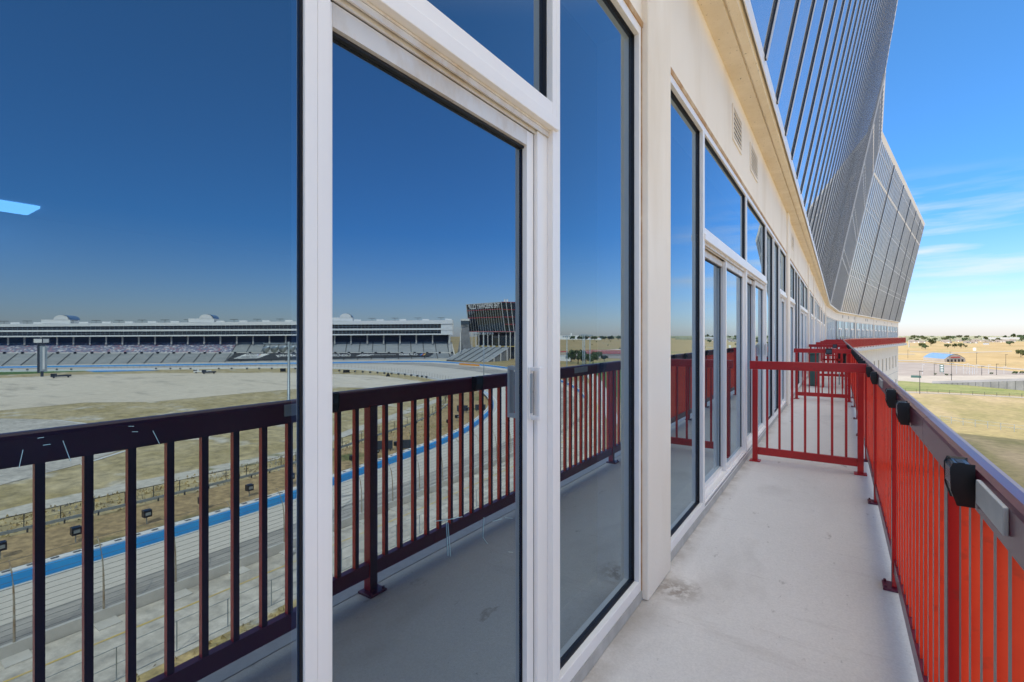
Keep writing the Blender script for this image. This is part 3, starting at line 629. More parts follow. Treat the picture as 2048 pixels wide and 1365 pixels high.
# far side catch fence (thin)
ff = thing('front_fence', 'low mesh fence of thin dark posts on the white wall inside the far turn', 'fence', (INN[40].x,INN[40].y,GZ))
fp2 = resample([p for p in INN if p.x > 110], 3.4); m = MB()
for p in fp2[:95]: m.bar((p.x,p.y,GZ+1.1),(p.x,p.y,GZ+3.1),.07)
tag(m.build('posts', 'fenced', ff), kind='stuff')
# guard rail and chain fence on the infield side
gd = thing('guard_rail', 'dark steel guard rail along the top of the brown grass bank', 'guard rail', (GRD[0].x,GRD[0].y,GZ))
poly_wall(GRD, .34, .12, .45).build('rail_beam', 'galv', gd)
pf = thing('infield_fence', 'chain-link fence with dark posts behind the guard rail in the infield', 'fence', (GRD[0].x+1.6,GRD[0].y,GZ))
gl3 = offset(GRD, 1.5)
for k, p in enumerate(resample(gl3, 3.1)[:96]):
    MB().bar((p.x,p.y,GZ),(p.x,p.y,GZ+1.9),.08).build('post', 'fenced', pf)
    MB().bar((p.x-1.5,p.y,GZ),(p.x-1.5,p.y,GZ+.6),.14).build('post', 'fenced', gd) if k < 96 else None
poly_wall(gl3, .05, .05, 1.85).build('top_wire', 'fenced', pf); poly_wall(gl3, .03, .03, 1.0).build('mid_wire', 'fenced', pf); poly_wall(gl3, .03, .03, .3).build('low_wire', 'fenced', pf)
# fence at the foot of the building side
nf = thing('perimeter_fence', 'grey chain-link fence on the scrub between the building and the service road', 'fence', (36.6,-60,GZ))
nl = [Vector((36.3,-60)), Vector((36.3,0)), Vector((36.8,60)), Vector((38.5,95))]
for p in resample(nl, 3.4)[:60]: MB().bar((p.x,p.y,GZ),(p.x,p.y,GZ+2.2),.06).build('post', 'galv', nf)
for z in (.1,1.1,2.15): poly_wall(nl, .03, .03, z).build('wire', 'galv', nf)
# ---- trackside box lights: ground point (px,py) of the base
def box_light(p, label, s=1.0):
    t = thing('trackside_light', label, 'light', (p.x,p.y,GZ), 'black box lights on the grass bank')
    x, y = p.x, p.y
    MB().bar((x,y,GZ),(x,y,GZ+1.1*s),.10*s).build('stand', 'galv', t)
    MB().box(x-.5*s,x+.35*s,y-.45*s,y+.45*s,GZ+1.1*s,GZ+2.0*s).build('housing', 'black', t)
    MB().box(x-.53*s,x-.505*s,y-.30*s,y+.30*s,GZ+1.35*s,GZ+1.75*s).build('lens', 'galv', t)
    return t
lights = [(0,1120),(151,1087),(293,1050),(404,1022),(498,995),(581,971),(705,932),(752,917),(793,902),(826,888),(853,876),(877.7,864),(897,854),(914,844),(924,836),(935,828)]
for i, q in enumerate(lights):
    box_light(RV(*q), 'black box light on a short stand on the brown bank above the blue wall', .88)
fl1 = [(x/3.303, 742) for x in (1030,1125,1190,1258,1445,1530,1632,1712,1795,1950)] + [(75/3.303,745),(180/3.303,744.6),(375/3.303,744),(470/3.303,743.6)]
fl1 += [(x/9.31+650, y/9.31+684) for x, y in ((268,582),(562,596),(702,606),(843,615),(979,622),(1107,632),(1241,640),(1368,650),(1490,661),(1607,674),(1722,688),(1807,700),(1890,710))]
for q in fl1: box_light(RV(*q), 'distant small black box light along the far white wall', .95)['group'] = 'far box lights'
def screen(px, py, w, h, lb):
    p = RV(px, py); t = thing('trackside_screen', lb, 'screen', (p.x,p.y,GZ)); d = Vector((p.x,p.y)).normalized(); sx = Vector((d.y,-d.x))
    a = p + Vector((sx.x,sx.y,0))*-w/2; b = p + Vector((sx.x,sx.y,0))*w/2
    MB().bar(a+Vector((0,0,.5+h/2)), b+Vector((0,0,.5+h/2)), .15, h).build('panel', 'navy', t)
    for q in (a*.85+b*.15, a*.15+b*.85): MB().bar(q, q+Vector((0,0,.6)), .12).build('leg', 'fenced', t)
screen(770,904,2.9,1.6,'large dark screen on legs nearest on the grass bank'); screen(816,902,2.8,1.6,'dark screen standing right against the nearest one, half behind a box light')
screen(925,826,3.1,1.6,'dark screen on legs at the far end of the bank, before the bend'); screen(961,824,3.0,1.6,'last dark screen at the inside of the bend beside the blue wall')
# ---- light masts
def mast(p, h, label, bar=4.6, n=6, r=.16):
    t = thing('light_mast', label, 'light mast', (p.x,p.y,GZ), 'steel light masts around the track')
    MB().tube([(p.x,p.y,GZ),(p.x,p.y,GZ+h)], [r*1.2,r*.7], 10).build('pole', 'galv', t, smooth=True)
    MB().tube([(p.x,p.y,GZ),(p.x,p.y,GZ+.9)], [r*1.9,r*1.8], 10).build('footing', 'paleconc', t)
    d = Vector((p.x,p.y)).normalized(); sx = Vector((d.y,-d.x,0))
    top = Vector((p.x,p.y,GZ+h-.15)); MB().bar(top-sx*bar/2, top+sx*bar/2, .10).build('cross_arm', 'galv', t)
    for k in range(n):
        c = top + sx*bar*((k+.5)/n-.5) + Vector((0,0,-.5)); a = c + Vector((-d.x*.25,-d.y*.25,.22)) - sx*.18; b = c + Vector((d.x*.3,d.y*.3,-.16)) + sx*.22
        MB().tube([a, a*.7+b*.3, b], [.09,.24,.33], 10).build('floodlight', 'galv', t, smooth=True)
mast(RV(577,1117), 21.4, 'tall grey light mast by the service road with six floodlights, the closest of the masts', bar=4.5)
mast(RV(968,790), 23.3, 'light mast in the infield standing before the leaning glass tower', bar=7.5, n=8)
for px, py, h in ((1134,775,22.3),(1166,766,22.8),(1169.5,764,22.7),(1180,760,22.6)):
    mast(RV(px,py), h, 'thin light mast beyond the turn near the green trees', bar=3.6, n=4, r=.22)
# ================================================================== GRANDSTAND
A0 = RVd(0,733,349); B0 = RVd(905,722,425); A0.z = B0.z = GZ
td = (B0-A0).normalized(); Lg = (B0-A0).length; nd = Vector((td.y,-td.x,0)); nd = nd if nd.dot(Vector((A0.x,A0.y,0))) > 0 else -nd
ER = .0
def depth(p): return (-1.74-p.x)*(-SN) + p.y*CS
def gpt(s, off, yl, yr):         # s along stand (m), off away from the track, rows measured at both ends
    p = A0 + td*s + nd*off; k = s/Lg
    def zz(base, yrow): q = base + nd*off; return -(yrow-HY)*depth(q)/F
    p = Vector(p); p.z = zz(A0,yl)*(1-k) + zz(B0,yr)*k; return p
def px_of(p):
    xv = -1.74-p.x; u = xv*CS+p.y*SN; d = -xv*SN+p.y*CS; return 1024+F*u/d
def s_at(px, off):
    lo, hi = -150, Lg+60
    for _ in range(50):
        m_ = (lo+hi)/2
        if px_of(A0+td*m_+nd*off) < px: lo = m_
        else: hi = m_
    return lo
GS = thing('grandstand', 'very long grey grandstand with two seating tiers and two dark glazed suite floors on top', 'grandstand', A0)
S0, S1 = -120, s_at(905, 20)
def band(name, m, s0, s1, o0, y0, o1, y1, n=14, e=0):
    mb = MB()
    for i in range(n+1):
        s = s0+(s1-s0)*i/n; a = gpt(s,o0,*y0); b = gpt(s,o1,*y1)
        if e: a = a - nd*e + Vector((0,0,e*.5)); b = b - nd*e + Vector((0,0,e*.5))
        mb.v += [a, b]
    for i in range(n): mb.f.append((2*i,2*i+1,2*i+3,2*i+2))
    return mb.build(name, m, GS)
OFF = {'f':2, 'm':17, 'u':33, 's':24}
LOW = (731.5,717); WALK = (707.2,707); UPB = (705.3,705.2); UPT = (686,684); SB = (673.8,669.5)
band('front_wall', 'standconc', S0, S1, 1.9, (734,723), 2, LOW)
band('lower_tier', 'seats', S0, S1, 2, LOW, 17, WALK)
band('walkway_wall', 'standconc', S0, S1, 16.9, WALK, 17.1, UPB)
sm = s_at(468, 22)
band('coloured_seats', 'cseats', S0, sm, 17.1, UPB, 34, UPT)
band('upper_tier', 'seats', sm, S1, 17.1, UPB, 34, UPT)
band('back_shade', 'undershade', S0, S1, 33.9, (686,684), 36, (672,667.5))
# suite block
def sb(name, m, y0, y1, o=24, s1=None, e=0): band(name, m, S0, s1 or s_at(882,24), o-e, y0, o-e, y1)
SE = s_at(905,24)
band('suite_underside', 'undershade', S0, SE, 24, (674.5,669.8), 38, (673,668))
sb('suite_wall', 'whitehot', (674.6,670), (671.8,667.4), e=.6, s1=SE)
sb('suite_glass', 'ribbon', (671.8,667.4), (664,660))
sb('suite_wall', 'whitehot', (664.2,660.2), (660.6,656.6), e=.6, s1=SE)
sb('suite_glass', 'ribbon', (660.6,656.6), (653.8,648))
sb('roof_fascia', 'whitehot', (653.9,648.2), (648,640.6), e=.8, s1=SE)
band('roof', 'whitehot', S0, SE, 23.2, (648,640.6), 44, (648.4,641.2))
band('suite_end_panel', 'whitehot', s_at(882,24), SE, 23.9, (671.9,667.5), 23.9, (653.6,648), n=1)
MB().hexa([gpt(SE,23.5,674.5,669.8), gpt(SE,44,673.5,669), gpt(SE+.8,44,673.5,669), gpt(SE+.8,23.5,674.5,669.8)], [gpt(SE,23.5,648,640.6), gpt(SE,44,648.4,641.2), gpt(SE+.8,44,648.4,641.2), gpt(SE+.8,23.5,648,640.6)]).build('end_wall', 'standconc', GS)
# vertical suite mullions (single mesh inside the glass part's look)
vm = MB()
s = S0
while s < s_at(882,24):
    for y0, y1 in (((671.6,667.3),(664.3,660.3)),((660.4,656.4),(654,648.3))):
        vm.bar(gpt(s,23.9,*y0), gpt(s,23.9,*y1), .16)
    s += 3.2
for yy in ((668,663.8),(657.3,652.4)): vm.bar(gpt(S0,23.9,*yy), gpt(s_at(882,24),23.9,*yy), .12)
tag(vm.build('suite_mullions', 'galv', GS), kind='stuff')
# columns under the suites
for k in range(28):
    px = 20+k*34 if k < 1 else 20+k*32.5
    s = s_at(px, 30) if px > 0 else None
    if s and s < S1: MB().bar(gpt(s,28,690,688), gpt(s,28,673.9,669.5), .9).build('column', 'standconc', GS)
# aisles: dark stairs through both tiers
for k in range(-6, 44):
    s = k*11.2
    if s < S0 or s > S1-2: continue
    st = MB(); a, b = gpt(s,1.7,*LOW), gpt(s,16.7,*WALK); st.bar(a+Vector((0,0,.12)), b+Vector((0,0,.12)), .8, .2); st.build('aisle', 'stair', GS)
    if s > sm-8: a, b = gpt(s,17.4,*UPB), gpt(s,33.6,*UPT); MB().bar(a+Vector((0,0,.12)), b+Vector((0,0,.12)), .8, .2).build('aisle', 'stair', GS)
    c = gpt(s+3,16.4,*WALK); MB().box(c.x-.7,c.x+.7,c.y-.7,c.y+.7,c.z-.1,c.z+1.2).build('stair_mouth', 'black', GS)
# rows: thin bench bars across the tiers
rw = MB()
for j in range(12):
    f = (j+.5)/12
    for (o0,y0,o1,y1,sa) in ((2,LOW,17,WALK,S0),(17.1,UPB,34,UPT,sm)):
        o = o0+(o1-o0)*f; yy = (y0[0]+(y1[0]-y0[0])*f, y0[1]+(y1[1]-y0[1])*f); N = 10
        for i in range(N): rw.bar(gpt(sa+(S1-sa)*i/N,o,*yy)+Vector((0,0,.15)), gpt(sa+(S1-sa)*(i+1)/N,o,*yy)+Vector((0,0,.15)), .25, .12)
tag(rw.build('bench_rows', 'galv', GS), kind='stuff')
# east end: sloping side of the tiers and concrete stair tower
MB().hexa([gpt(S1,2,730,722), gpt(S1,34,730,722), gpt(S1+1,34,730,722), gpt(S1+1,2,730,722)], [gpt(S1,2,*LOW), gpt(S1,34,*UPT), gpt(S1+1,34,*UPT), gpt(S1+1,2,*LOW)]).build('side_wall', 'standconc', GS)
# banner over the lower tier
def tier(s, f): return gpt(s, 2+15*f, LOW[0]+(WALK[0]-LOW[0])*f, LOW[1]+(WALK[1]-LOW[1])*f)
bn = thing('tier_banner', 'long black banner with white lettering spread over the lower seating tier', 'banner', tier(s_at(470,9),0))
sa, sb_ = s_at(452,2), s_at(858,2); mb = MB(); N = 12
EP = -nd*.9 + Vector((0,0,.6))
sa2, sb2 = s_at(470,16), s_at(868,16)
for i in range(N+1):
    k = i/N; s_lo = sa+(sb_-sa)*k; s_hi = sa2+(sb2-sa2)*k
    mb.v += [tier(s_lo,.08+.22*k)+EP, tier(s_hi,.96)+EP]
for i in range(N): mb.f.append((2*i,2*i+1,2*i+3,2*i+2))
mb.build('cloth', 'banner', bn)
def put(txt, px0, px1, f0, f1, m='whitehot', shear=0, bold=0, nm='lettering'):
    s0, s1 = s_at(px0,9), s_at(px1,9); c = tier((s0+s1)/2,(f0+f1)/2); up = (tier((s0+s1)/2,f1)-tier((s0+s1)/2,f0))
    xa = tier(s0,(f0+f1)/2)-tier(s1,(f0+f1)/2)
    return text_obj(txt, nm, m, bn, c+EP*1.5, xa, up - xa*(up.dot(xa)/xa.dot(xa)), xa.length, up.length, shear, bold)
def quad(px0, px1, f0, f1, m, sh=0, nm='lettering', e=1.3):
    s0, s1 = s_at(px0,9), s_at(px1,9); d = (s1-s0); mb = MB()
    mb.poly([tier(s0,f0)+EP*e, tier(s1,f0)+EP*e, tier(s1+sh,f1)+EP*e, tier(s0+sh,f1)+EP*e]); mb.build(nm, m, bn)
quad(470,519,.28,.84,'whitehot', 7, 'white_plate'); quad(473,518,.34,.54,'plate',2.0,'grey_plate',1.45)
put('CUP SERIES', 484,515,.36,.52,'banner',.2,.01); put('NASCAR', 490,512,.62,.78,'banner',.2,.02)
for k, c in enumerate(('blue','redtrim','yellow')): quad(512.5+k*1.8,514.3+k*1.8,.62,.78,c,1.2,'colour_stripe',1.5)
put('xfinity', 550,594,.36,.78,'whitehot',.2,.02)
put('Coca-Cola', 664,701,.40,.82,'whitehot',.3,.012)
for k in range(9): quad(712+k*3.1,714+k*3.1,.42+.03*(k%3),.70+.04*((k*2)%3),'whitehot',4,'slanted_logo_stroke')
for k in range(16): quad(746+k*2.9,747.9+k*2.9,.58,.66,'plate',.4,'small_lettering_dash')
put('CUP SERIES', 798,835,.48,.80,'whitehot',.2,.025)
for k, c in enumerate(('yellow','redtrim','blue')): quad(845.5-k*3,848.3-k*3,.48,.80,c,2.2,'colour_stripe')
# rooftop pavilions, rooftop lamp bars
def pavilion(px, label):
    s = s_at(px,30); c = gpt(s,30,648,640.6); t = thing('roof_pavilion', label, 'pavilion', c, 'white domed pavilions on the grandstand roof')
    def q(a, o, z): return c + td*a + nd*o + Vector((0,0,z))
    MB().hexa([q(-9.5,-5,0),q(9.5,-5,0),q(9.5,6,0),q(-9.5,6,0)], [q(-9.5,-5,2.9),q(9.5,-5,2.9),q(9.5,6,2.9),q(-9.5,6,2.9)]).build('wall', 'whitehot', t)
    mb = MB(); n = 10
    for o in (-5.2,6):
        for i in range(n+1): a = math.pi*i/n; mb.v.append(q(3.5+5*math.cos(a), o, 2.9+3.6*math.sin(a)))
    mb.f += [(i,i+1,n+2+i,n+1+i) for i in range(n)]; mb.f.append(tuple(range(n+1))); mb.build('vault_front', 'whitehot', t)
    mb = MB()
    for o in (-4.9,8):
        for i in range(n+1): a = math.pi*i/n; mb.v.append(q(4.2+5*math.cos(a), o, 2.95+3.62*math.sin(a)))
    mb.f += [(i,i+1,n+2+i,n+1+i) for i in range(n)]; mb.build('blue_vault_roof', 'blueroof', t)
pavilion(120, 'white domed roof pavilion at the left end of the grandstand, behind the scoring pylon'); pavilion(407, 'white domed roof pavilion above the middle of the grandstand'); pavilion(684, 'white domed roof pavilion just right of the white mullion')
px = 8
while px < 900:
    s = s_at(px,27); c = gpt(s,27,648,640.6); t = thing('roof_floodlight', 'small floodlight bar on a short mast on the grandstand roof', 'floodlight', c, 'floodlight bars along the grandstand roof')
    MB().bar(c, c+Vector((0,0,2.2)), .22).build('mast', 'fenced', t)
    MB().bar(c+td*-3.0+Vector((0,0,2.2)), c+td*3.0+Vector((0,0,2.2)), .35).build('lamp_bar', 'fenced', t)
    MB().hexa([c+td*4+nd*o+td*a*3+Vector((0,0,0)) for a, o in ((0,0),(2,0),(2,3),(0,3))],[c+td*4+nd*o+td*a*3+Vector((0,0,1.3)) for a, o in ((0,0),(2,0),(2,3),(0,3))]).build('roof_unit', 'whitehot', t)
    px += 46
# stair tower beside the grandstand end
t = thing('stair_tower', 'pale concrete stair tower between the grandstand and the leaning glass tower', 'tower', RV(925,718))
def P4(pts, d): return [RVd(px,py,dd) for (px,py),dd in zip(pts,d)]
def slab(name, m, pts, d, back, par):   # quad facing us with thickness away
    a = P4(pts, d if isinstance(d,(list,tuple)) else [d]*4); b = [p + (Vector((p.x,p.y,0)).normalized())*back for p in a]
    return MB().hexa(a, b).build(name, m, par)
slab('wall', 'standconc', [(920,718),(935,712),(938,652),(922,640)], 440, 12, t)
slab('sloped_fin', 'wallgrey', [(915,706),(944,706),(937,654),(924,656)], 436, 2, t)
slab('bridge_glass', 'navyglass', [(922,650.5),(938,649.5),(938,642),(922,642)], 434, 3, t)
slab('roof_cap', 'standconc', [(921,642),(939,642),(939,637.5),(921,638.5)], 433, 8, t)
slab('column', 'standconc', [(899,708),(901,708),(901,670),(899,670)], 425, 1, t)
slab('column', 'standconc', [(920,705),(922,705),(922,665),(920,665)], 425, 1, t)
# leaning glass tower
TW = thing('glass_tower', 'leaning dark glass tower with white lettering across its top beside the grandstand', 'tower', RV(970,719))
fa = [RVd(938.5,663.5,452), RVd(1010.5,663.5,446), RVd(1002.3,604.5,436), RVd(932.5,609.5,442)]
fb = [RVd(1010.5,663.5,446), RVd(1110,664,480), RVd(1110,606,480), RVd(1002.3,604.5,436)]
bk = [RVd(975,663.5,520), fb[1], fb[2], RVd(975,606,520)]
MB().poly(fa).build('front_glass', 'navyglass', TW); MB().poly(fb).build('side_glass', 'navyglass', TW)
MB().poly([fa[3],fa[2],fb[2],bk[3]]).build('roof', 'standconc', TW); MB().poly([fa[0],fa[1],fb[1],bk[0]]).build('underside', 'stair', TW); MB().poly([fa[0],fa[3],bk[3],bk[0]]).build('end_wall', 'navyglass', TW)
def bil(c, u, v): return (c[0]*(1-u)+c[1]*u)*(1-v) + (c[3]*(1-u)+c[2]*u)*v
toward = lambda p, e: p - Vector((p.x,p.y,0)).normalized()*e
for k in range(16): u = k/15; MB().bar(toward(bil(fa,u,0),.4), toward(bil(fa,u,1),.4), .24 if k not in (0,15) else .6).build('mullion', 'plate', TW)
for k in range(1,12): u = k/12; MB().bar(toward(bil(fb,u,0),.4), toward(bil(fb,u,1),.4), .5).build('mullion', 'whitehot', TW)
for v, mm in ((0,'redtrim'),(.5,'redtrim'),(.77,'redtrim'),(1,'plate')): MB().bar(toward(bil(fa,0,v),.2), toward(bil(fa,1,v),.2), .45).build('floor_band', mm, TW)
for k in range(13): v = k/12; MB().bar(toward(bil(fb,0,v),.2), toward(bil(fb,1,v),.2), .45).build('floor_band', 'redtrim' if k % 3 == 0 else 'ribbon', TW)
MB().poly([toward(bil(fa,u,v),.75) for u, v in ((.03,.83),(.97,.83),(.97,.975),(.03,.975))]).build('sign_band', 'black', TW)
c0 = toward(bil(fa,.5,.90),1.1); xa = bil(fa,0,.9)-bil(fa,1,.9); ya = bil(fa,.5,1)-bil(fa,.5,0)
text_obj('THE SPEEDWAY CLUB', 'lettering', 'whitehot', TW, c0, xa, ya, xa.length*.90, 4.6, 0, .035)
for px in (1008,1013): slab('roof_unit', 'standconc', [(px,605),(px+3,605),(px+3,599),(px,599)], 450, 3, TW)
for k, px in enumerate((943,951,957,966,975,984,997,1011.5,1020,1029,1040,1050)): slab('column', 'standconc', [(px,720),(px+1.6,720),(px+1.6,664),(px,664)], 449, 1, TW)
slab('core_wall', 'navy', [(955,716),(1090,719),(1090,664.5),(955,664.5)], 462, 10, TW)
slab('base_block', 'navyglass', [(984,692),(1090,692),(1090,672),(984,672)], 456, 5, TW)
slab('ledge', 'yellow', [(938,693.5),(1090,694.5),(1090,693),(938,692)], 452, 1, TW)
# bleachers in front of the tower
bl = thing('bleachers', 'grey bank of bleacher seats below the leaning glass tower', 'bleachers', RV(950,723))
q = [RVd(893,719.5,420), RVd(974,725,405), RVd(1018,695.5,430), RVd(938,694,440)]
MB().poly(q).build('seating', 'seats', bl)
for k in range(17): v = (k+.5)/17; MB().bar(toward(bil(q,0,v),.3), toward(bil(q,1,v),.3), .22).build('bench_row', 'galv', bl)
for k in range(7): u = k/6; MB().bar(toward(bil(q,u,0),.5), toward(bil(q,u,1),.5), .5).build('aisle', 'plate' if k in (0,6) else 'stair', bl)
for k in range(7): p = bil(q,(k+.45)/7,1.0); MB().bar(p, p+Vector((0,0,1.6)), 1.6).build('stair_head', 'standconc', bl)
MB().poly([q[0],q[1],Vector((q[1].x,q[1].y,GZ)),Vector((q[0].x,q[0].y,GZ))]).build('front_wall', 'stair', bl)
MB().poly([q[1],q[2],Vector((q[2].x,q[2].y,GZ)),Vector((q[1].x,q[1].y,GZ))]).build('side_wall', 'wallgrey', bl)
for u in (.3,.6,.9): p = q[1]*(1-u)+q[2]*u; MB().bar(Vector((p.x-1,p.y-1,GZ)), Vector((p.x-1,p.y-1,p.z)), .8).build('post', 'standconc', bl)
# orange foam blocks on far outer wall
of = thing('foam_barrier', 'row of orange foam blocks along the outer wall below the bleachers', 'barrier', RV(935,729))
for k in range(9):
    p = RV(922+k*4.2, 730.3+k*.33); MB().box(p.x-1.2,p.x+1.2,p.y-.6,p.y+.6,GZ+.1,GZ+1.3).build('foam_block', 'orange', of)
# scoring pylon
p = RV(84,754); t = thing('scoring_pylon', 'tall narrow scoring pylon with a white sign on its head in the infield', 'pylon', p)
def blk(nm, m, dx0, dx1, z0, z1, dd=0, th=2.0):
    d = Vector((p.x,p.y,0)).normalized(); sx = Vector((d.y,-d.x,0)); a = p + d*dd
    lo = [a+sx*dx0, a+sx*dx1, a+sx*dx1+d*th, a+sx*dx0+d*th]
    MB().hexa([Vector((v.x,v.y,GZ+z0)) for v in lo], [Vector((v.x,v.y,GZ+z1)) for v in lo]).build(nm, m, t)
blk('stem', 'navy', -.6,.6,0,3); blk('shaft', 'galv', -2.0,.9,2.6,16.6); blk('dark_edge', 'navy', .9,1.9,2.2,17.4); blk('number_column', 'whitehot', -1.0,-.2,4,16,-.2,.1)
blk('neck', 'navy', -1.2,1.5,16.6,17.9); blk('head', 'navy', -3.0,3.6,17.8,20.8); blk('white_sign', 'whitehot', .1,3.2,18.3,20.3,-.15,.1); blk('grey_sign', 'plate', -2.6,-.4,18.3,20.3,-.15,.1)
# infield vehicles and small stuff
def truck(px, py, L, label, m='whitehot'):
    p = RV(px,py); t = thing('parked_truck', label, 'truck', p); d = Vector((p.x,p.y,0)).normalized(); sx = Vector((d.y,-d.x,0))
    def bx(nm, mm, a, b, z0, z1, w=1.2):
        lo = [p+sx*a-d*w, p+sx*b-d*w, p+sx*b+d*w, p+sx*a+d*w]; MB().hexa([Vector((v.x,v.y,GZ+z0)) for v in lo],[Vector((v.x,v.y,GZ+z1)) for v in lo]).build(nm, mm, t)
    bx('bed', m, -L/2, L*.2, .7, 1.4); bx('cab', m, L*.2, L/2, .6, 2.3); bx('windscreen', 'ribbon', L*.3, L*.505, 1.5, 2.1, 1.22)
    for a in (-L*.35, L*.35):
        for w in (-1.2, 1.2):
            c = p+sx*a+d*w+Vector((0,0,.45)); MB().tube([c-d*.15, c+d*.15], .45, 10).build('wheel', 'black', t)
truck(405,746.5,9,'white flatbed truck parked on the pale paddock pavement'); truck(418,748,7,'dark service truck parked beside the white flatbed truck','navy')
truck(122,756,8,'dark truck with a pale cab parked left on the paddock beside the pylon','navy')
def tent(px, py, w, h, m, label, nm='equipment_box', cat='box'):
    p = RV(px,py); t = thing(nm, label, cat, p); d = Vector((p.x,p.y,0)).normalized(); sx = Vector((d.y,-d.x,0))
    lo = [p-sx*w/2, p+sx*w/2, p+sx*w/2+d*2, p-sx*w/2+d*2]
    MB().hexa([Vector((v.x,v.y,GZ+.4)) for v in lo],[Vector((v.x,v.y,GZ+h)) for v in lo]).build('body', m, t)
    for v in lo: MB().bar((v.x,v.y,GZ),(v.x,v.y,GZ+.45),.15).build('foot', 'fenced', t)
tent(693,747,3.6,1.9,'black','black equipment box by the white wall of the far turn'); tent(566,745,3.0,2.2,'black','black equipment box beside the steel mast')
t = thing('dark_tent', 'small black peaked tent on the paddock edge', 'tent', RV(776,754)); a = RV(771.5,753.5); b = RV(781,753.5); top = (a+b)/2+Vector((0,0,2.6)); c = (a+b)/2+Vector((1.5,2,0))
mb = MB(); mb.v = [a,b,c,top]; mb.f = [(0,1,3),(1,2,3),(2,0,3)]; mb.build('canopy', 'black', t); MB().bar((a+b)/2, top, .12).build('pole', 'fenced', t)
# ================================================================== TREES
def tree_proto(name, label, seed, leaf, H=7.0, W=4.6, nl=1500, ls=.38):
    rnd = random.Random(seed); t = thing(name, label, 'tree', (0,0,GZ)); z0 = GZ
    MB().tube([(0,0,z0),(.1,.05,z0+H*.25),(.0,.1,z0+H*.55)], [.26,.20,.12], 7).build('trunk', 'bark', t)
    tips = []; lb = MB()
    for k in range(9):
        a = rnd.uniform(0,6.28); r = W*rnd.uniform(.35,.8); z = H*rnd.uniform(.45,.85); lb.tube([(0,.05,z0+H*rnd.uniform(.22,.5)),(math.cos(a)*r*.5,math.sin(a)*r*.5,z0+z*.8),(math.cos(a)*r,math.sin(a)*r,z0+z)],[.10,.07,.03],5); tips.append((math.cos(a)*r,math.sin(a)*r,z))
    lb.build('limbs', 'bark', t)
    cl = [(x+rnd.gauss(0,.5),y+rnd.gauss(0,.5),z+rnd.gauss(0,.3),rnd.uniform(.9,1.6)) for x,y,z in tips for _ in range(2)] + [(rnd.uniform(-1,1),rnd.uniform(-1,1),H*.85,1.4)]
    cr = MB()
    for _ in range(nl):
        cx,cy,cz,rr = rnd.choice(cl); v = Vector((rnd.gauss(0,1),rnd.gauss(0,1),rnd.gauss(0,.7))).normalized()*rr*rnd.uniform(.55,1.0)
        c = Vector((cx,cy,cz+z0))+v; c.z = max(c.z, z0+H*.25)
        u = Vector((rnd.gauss(0,1),rnd.gauss(0,1),rnd.gauss(0,1))).normalized(); w = u.orthogonal().normalized(); s = ls*rnd.uniform(.6,1.3)
        cr.poly([c-u*s,c-w*s*.6,c+u*s,c+w*s*.6])
    cr.build('crown', leaf, t); return t
oak = tree_proto('oak_tree', 'large grey-green oak at the right edge of the dry field', 3, 'leaf')
elm = tree_proto('elm_tree', 'small round green tree', 11, 'leafd', 6.5, 3.8)
def place(proto, p, w_px, d, label, group=None, first=[]):
    sc = w_px*d/F/10.0; return dup(proto, p, random.uniform(0,6.28), sc, label, group)
def D3(px, py): return bear(px, py)
def dep(py): return -GZ*F/(py-HY)
def tre(proto, px, py, wpx, label, group=None, mirror=False):
    p = (RV if mirror else bear)(px, py); r = place(proto, p, wpx, dep(py), label, group); return r
tre(oak, 2042, 715, 22, 'broad oak with a thick crown at the right edge of the dry field')
tre(oak, 1895, 697, 13, 'leftmost tree of the row standing in the dry field behind the blue roofed hall')
tre(elm, 1909, 696.5, 14, 'second tree of the row in the dry field behind the blue roofed hall')
tre(oak, 1922, 697, 15, 'third and widest tree of the row behind the blue roofed hall')
tre(elm, 1931, 696, 8, 'rightmost small tree of the row behind the blue roofed hall')
tre(oak, 1844, 698, 17, 'dark tree in the dry field left of the row, near the end of the building'); tre(elm, 1851, 699, 13, 'low bushy tree growing against the dark tree near the end of the building'); tre(oak, 1862, 692, 18, 'wide low tree behind the bushy one near the end of the building')
tre(elm, 2020, 692, 15, 'round green tree beyond the field left of the broad oak')
rr = random.Random(5)
for k in range(42): tre((oak,elm)[k%2], rr.uniform(1822,2060), rr.uniform(676.2,684), rr.uniform(8,20)*.7, 'small distant tree among the houses beyond the dry field', 'distant trees among the houses')
for px, py, w, lb in ((1142,722,22,'big dense green tree beyond the turn, left of the two masts'),(1156,726,26,'dark green tree beside the big dense one beyond the turn'),(1172,727,20,'green tree between the masts beyond the turn'),(1186,726,22,'spreading green tree right of the masts beyond the turn'),(1209,720,11,'small round tree by the parking beyond the turn'),(1196,716,14,'green tree behind the red and white rows')):
    tre(elm, px, py+3, w*1.7, lb, None, True)
for k in range(26): tre(elm, rr.uniform(1122,1262), rr.uniform(679.5,681.5), rr.uniform(8,14), 'small tree in the belt before the white warehouses', 'tree belt before the warehouses', True)
for px, py in ((1148,684),(1193,685),(1216,692),(1184,691),(1221,684)): tre(elm, px, py, 3.5, 'lone dark bush in the tan field beyond the turn', 'lone bushes in the tan field', True)
for px, py, w in ((1871,751,8),(1893,752.5,9),(1902,752.5,6),(1983,750,9),(2030,750,14),(2044,749,12)): tre(elm, px, py, w*.8, 'low shrub at the edge of the car park', 'shrubs along the car park edge')
bpy.data.objects.remove  # prototypes are moved into the scene as real trees
oak.location = bear(2075,712); oak.scale = (.95,)*3; oak['label'] = 'tree just outside the right end of the field'; 
elm.location = RV(1240,700) ; elm.scale = (.5,)*3; elm['label'] = 'single small green tree at the right end of the red and white rows'
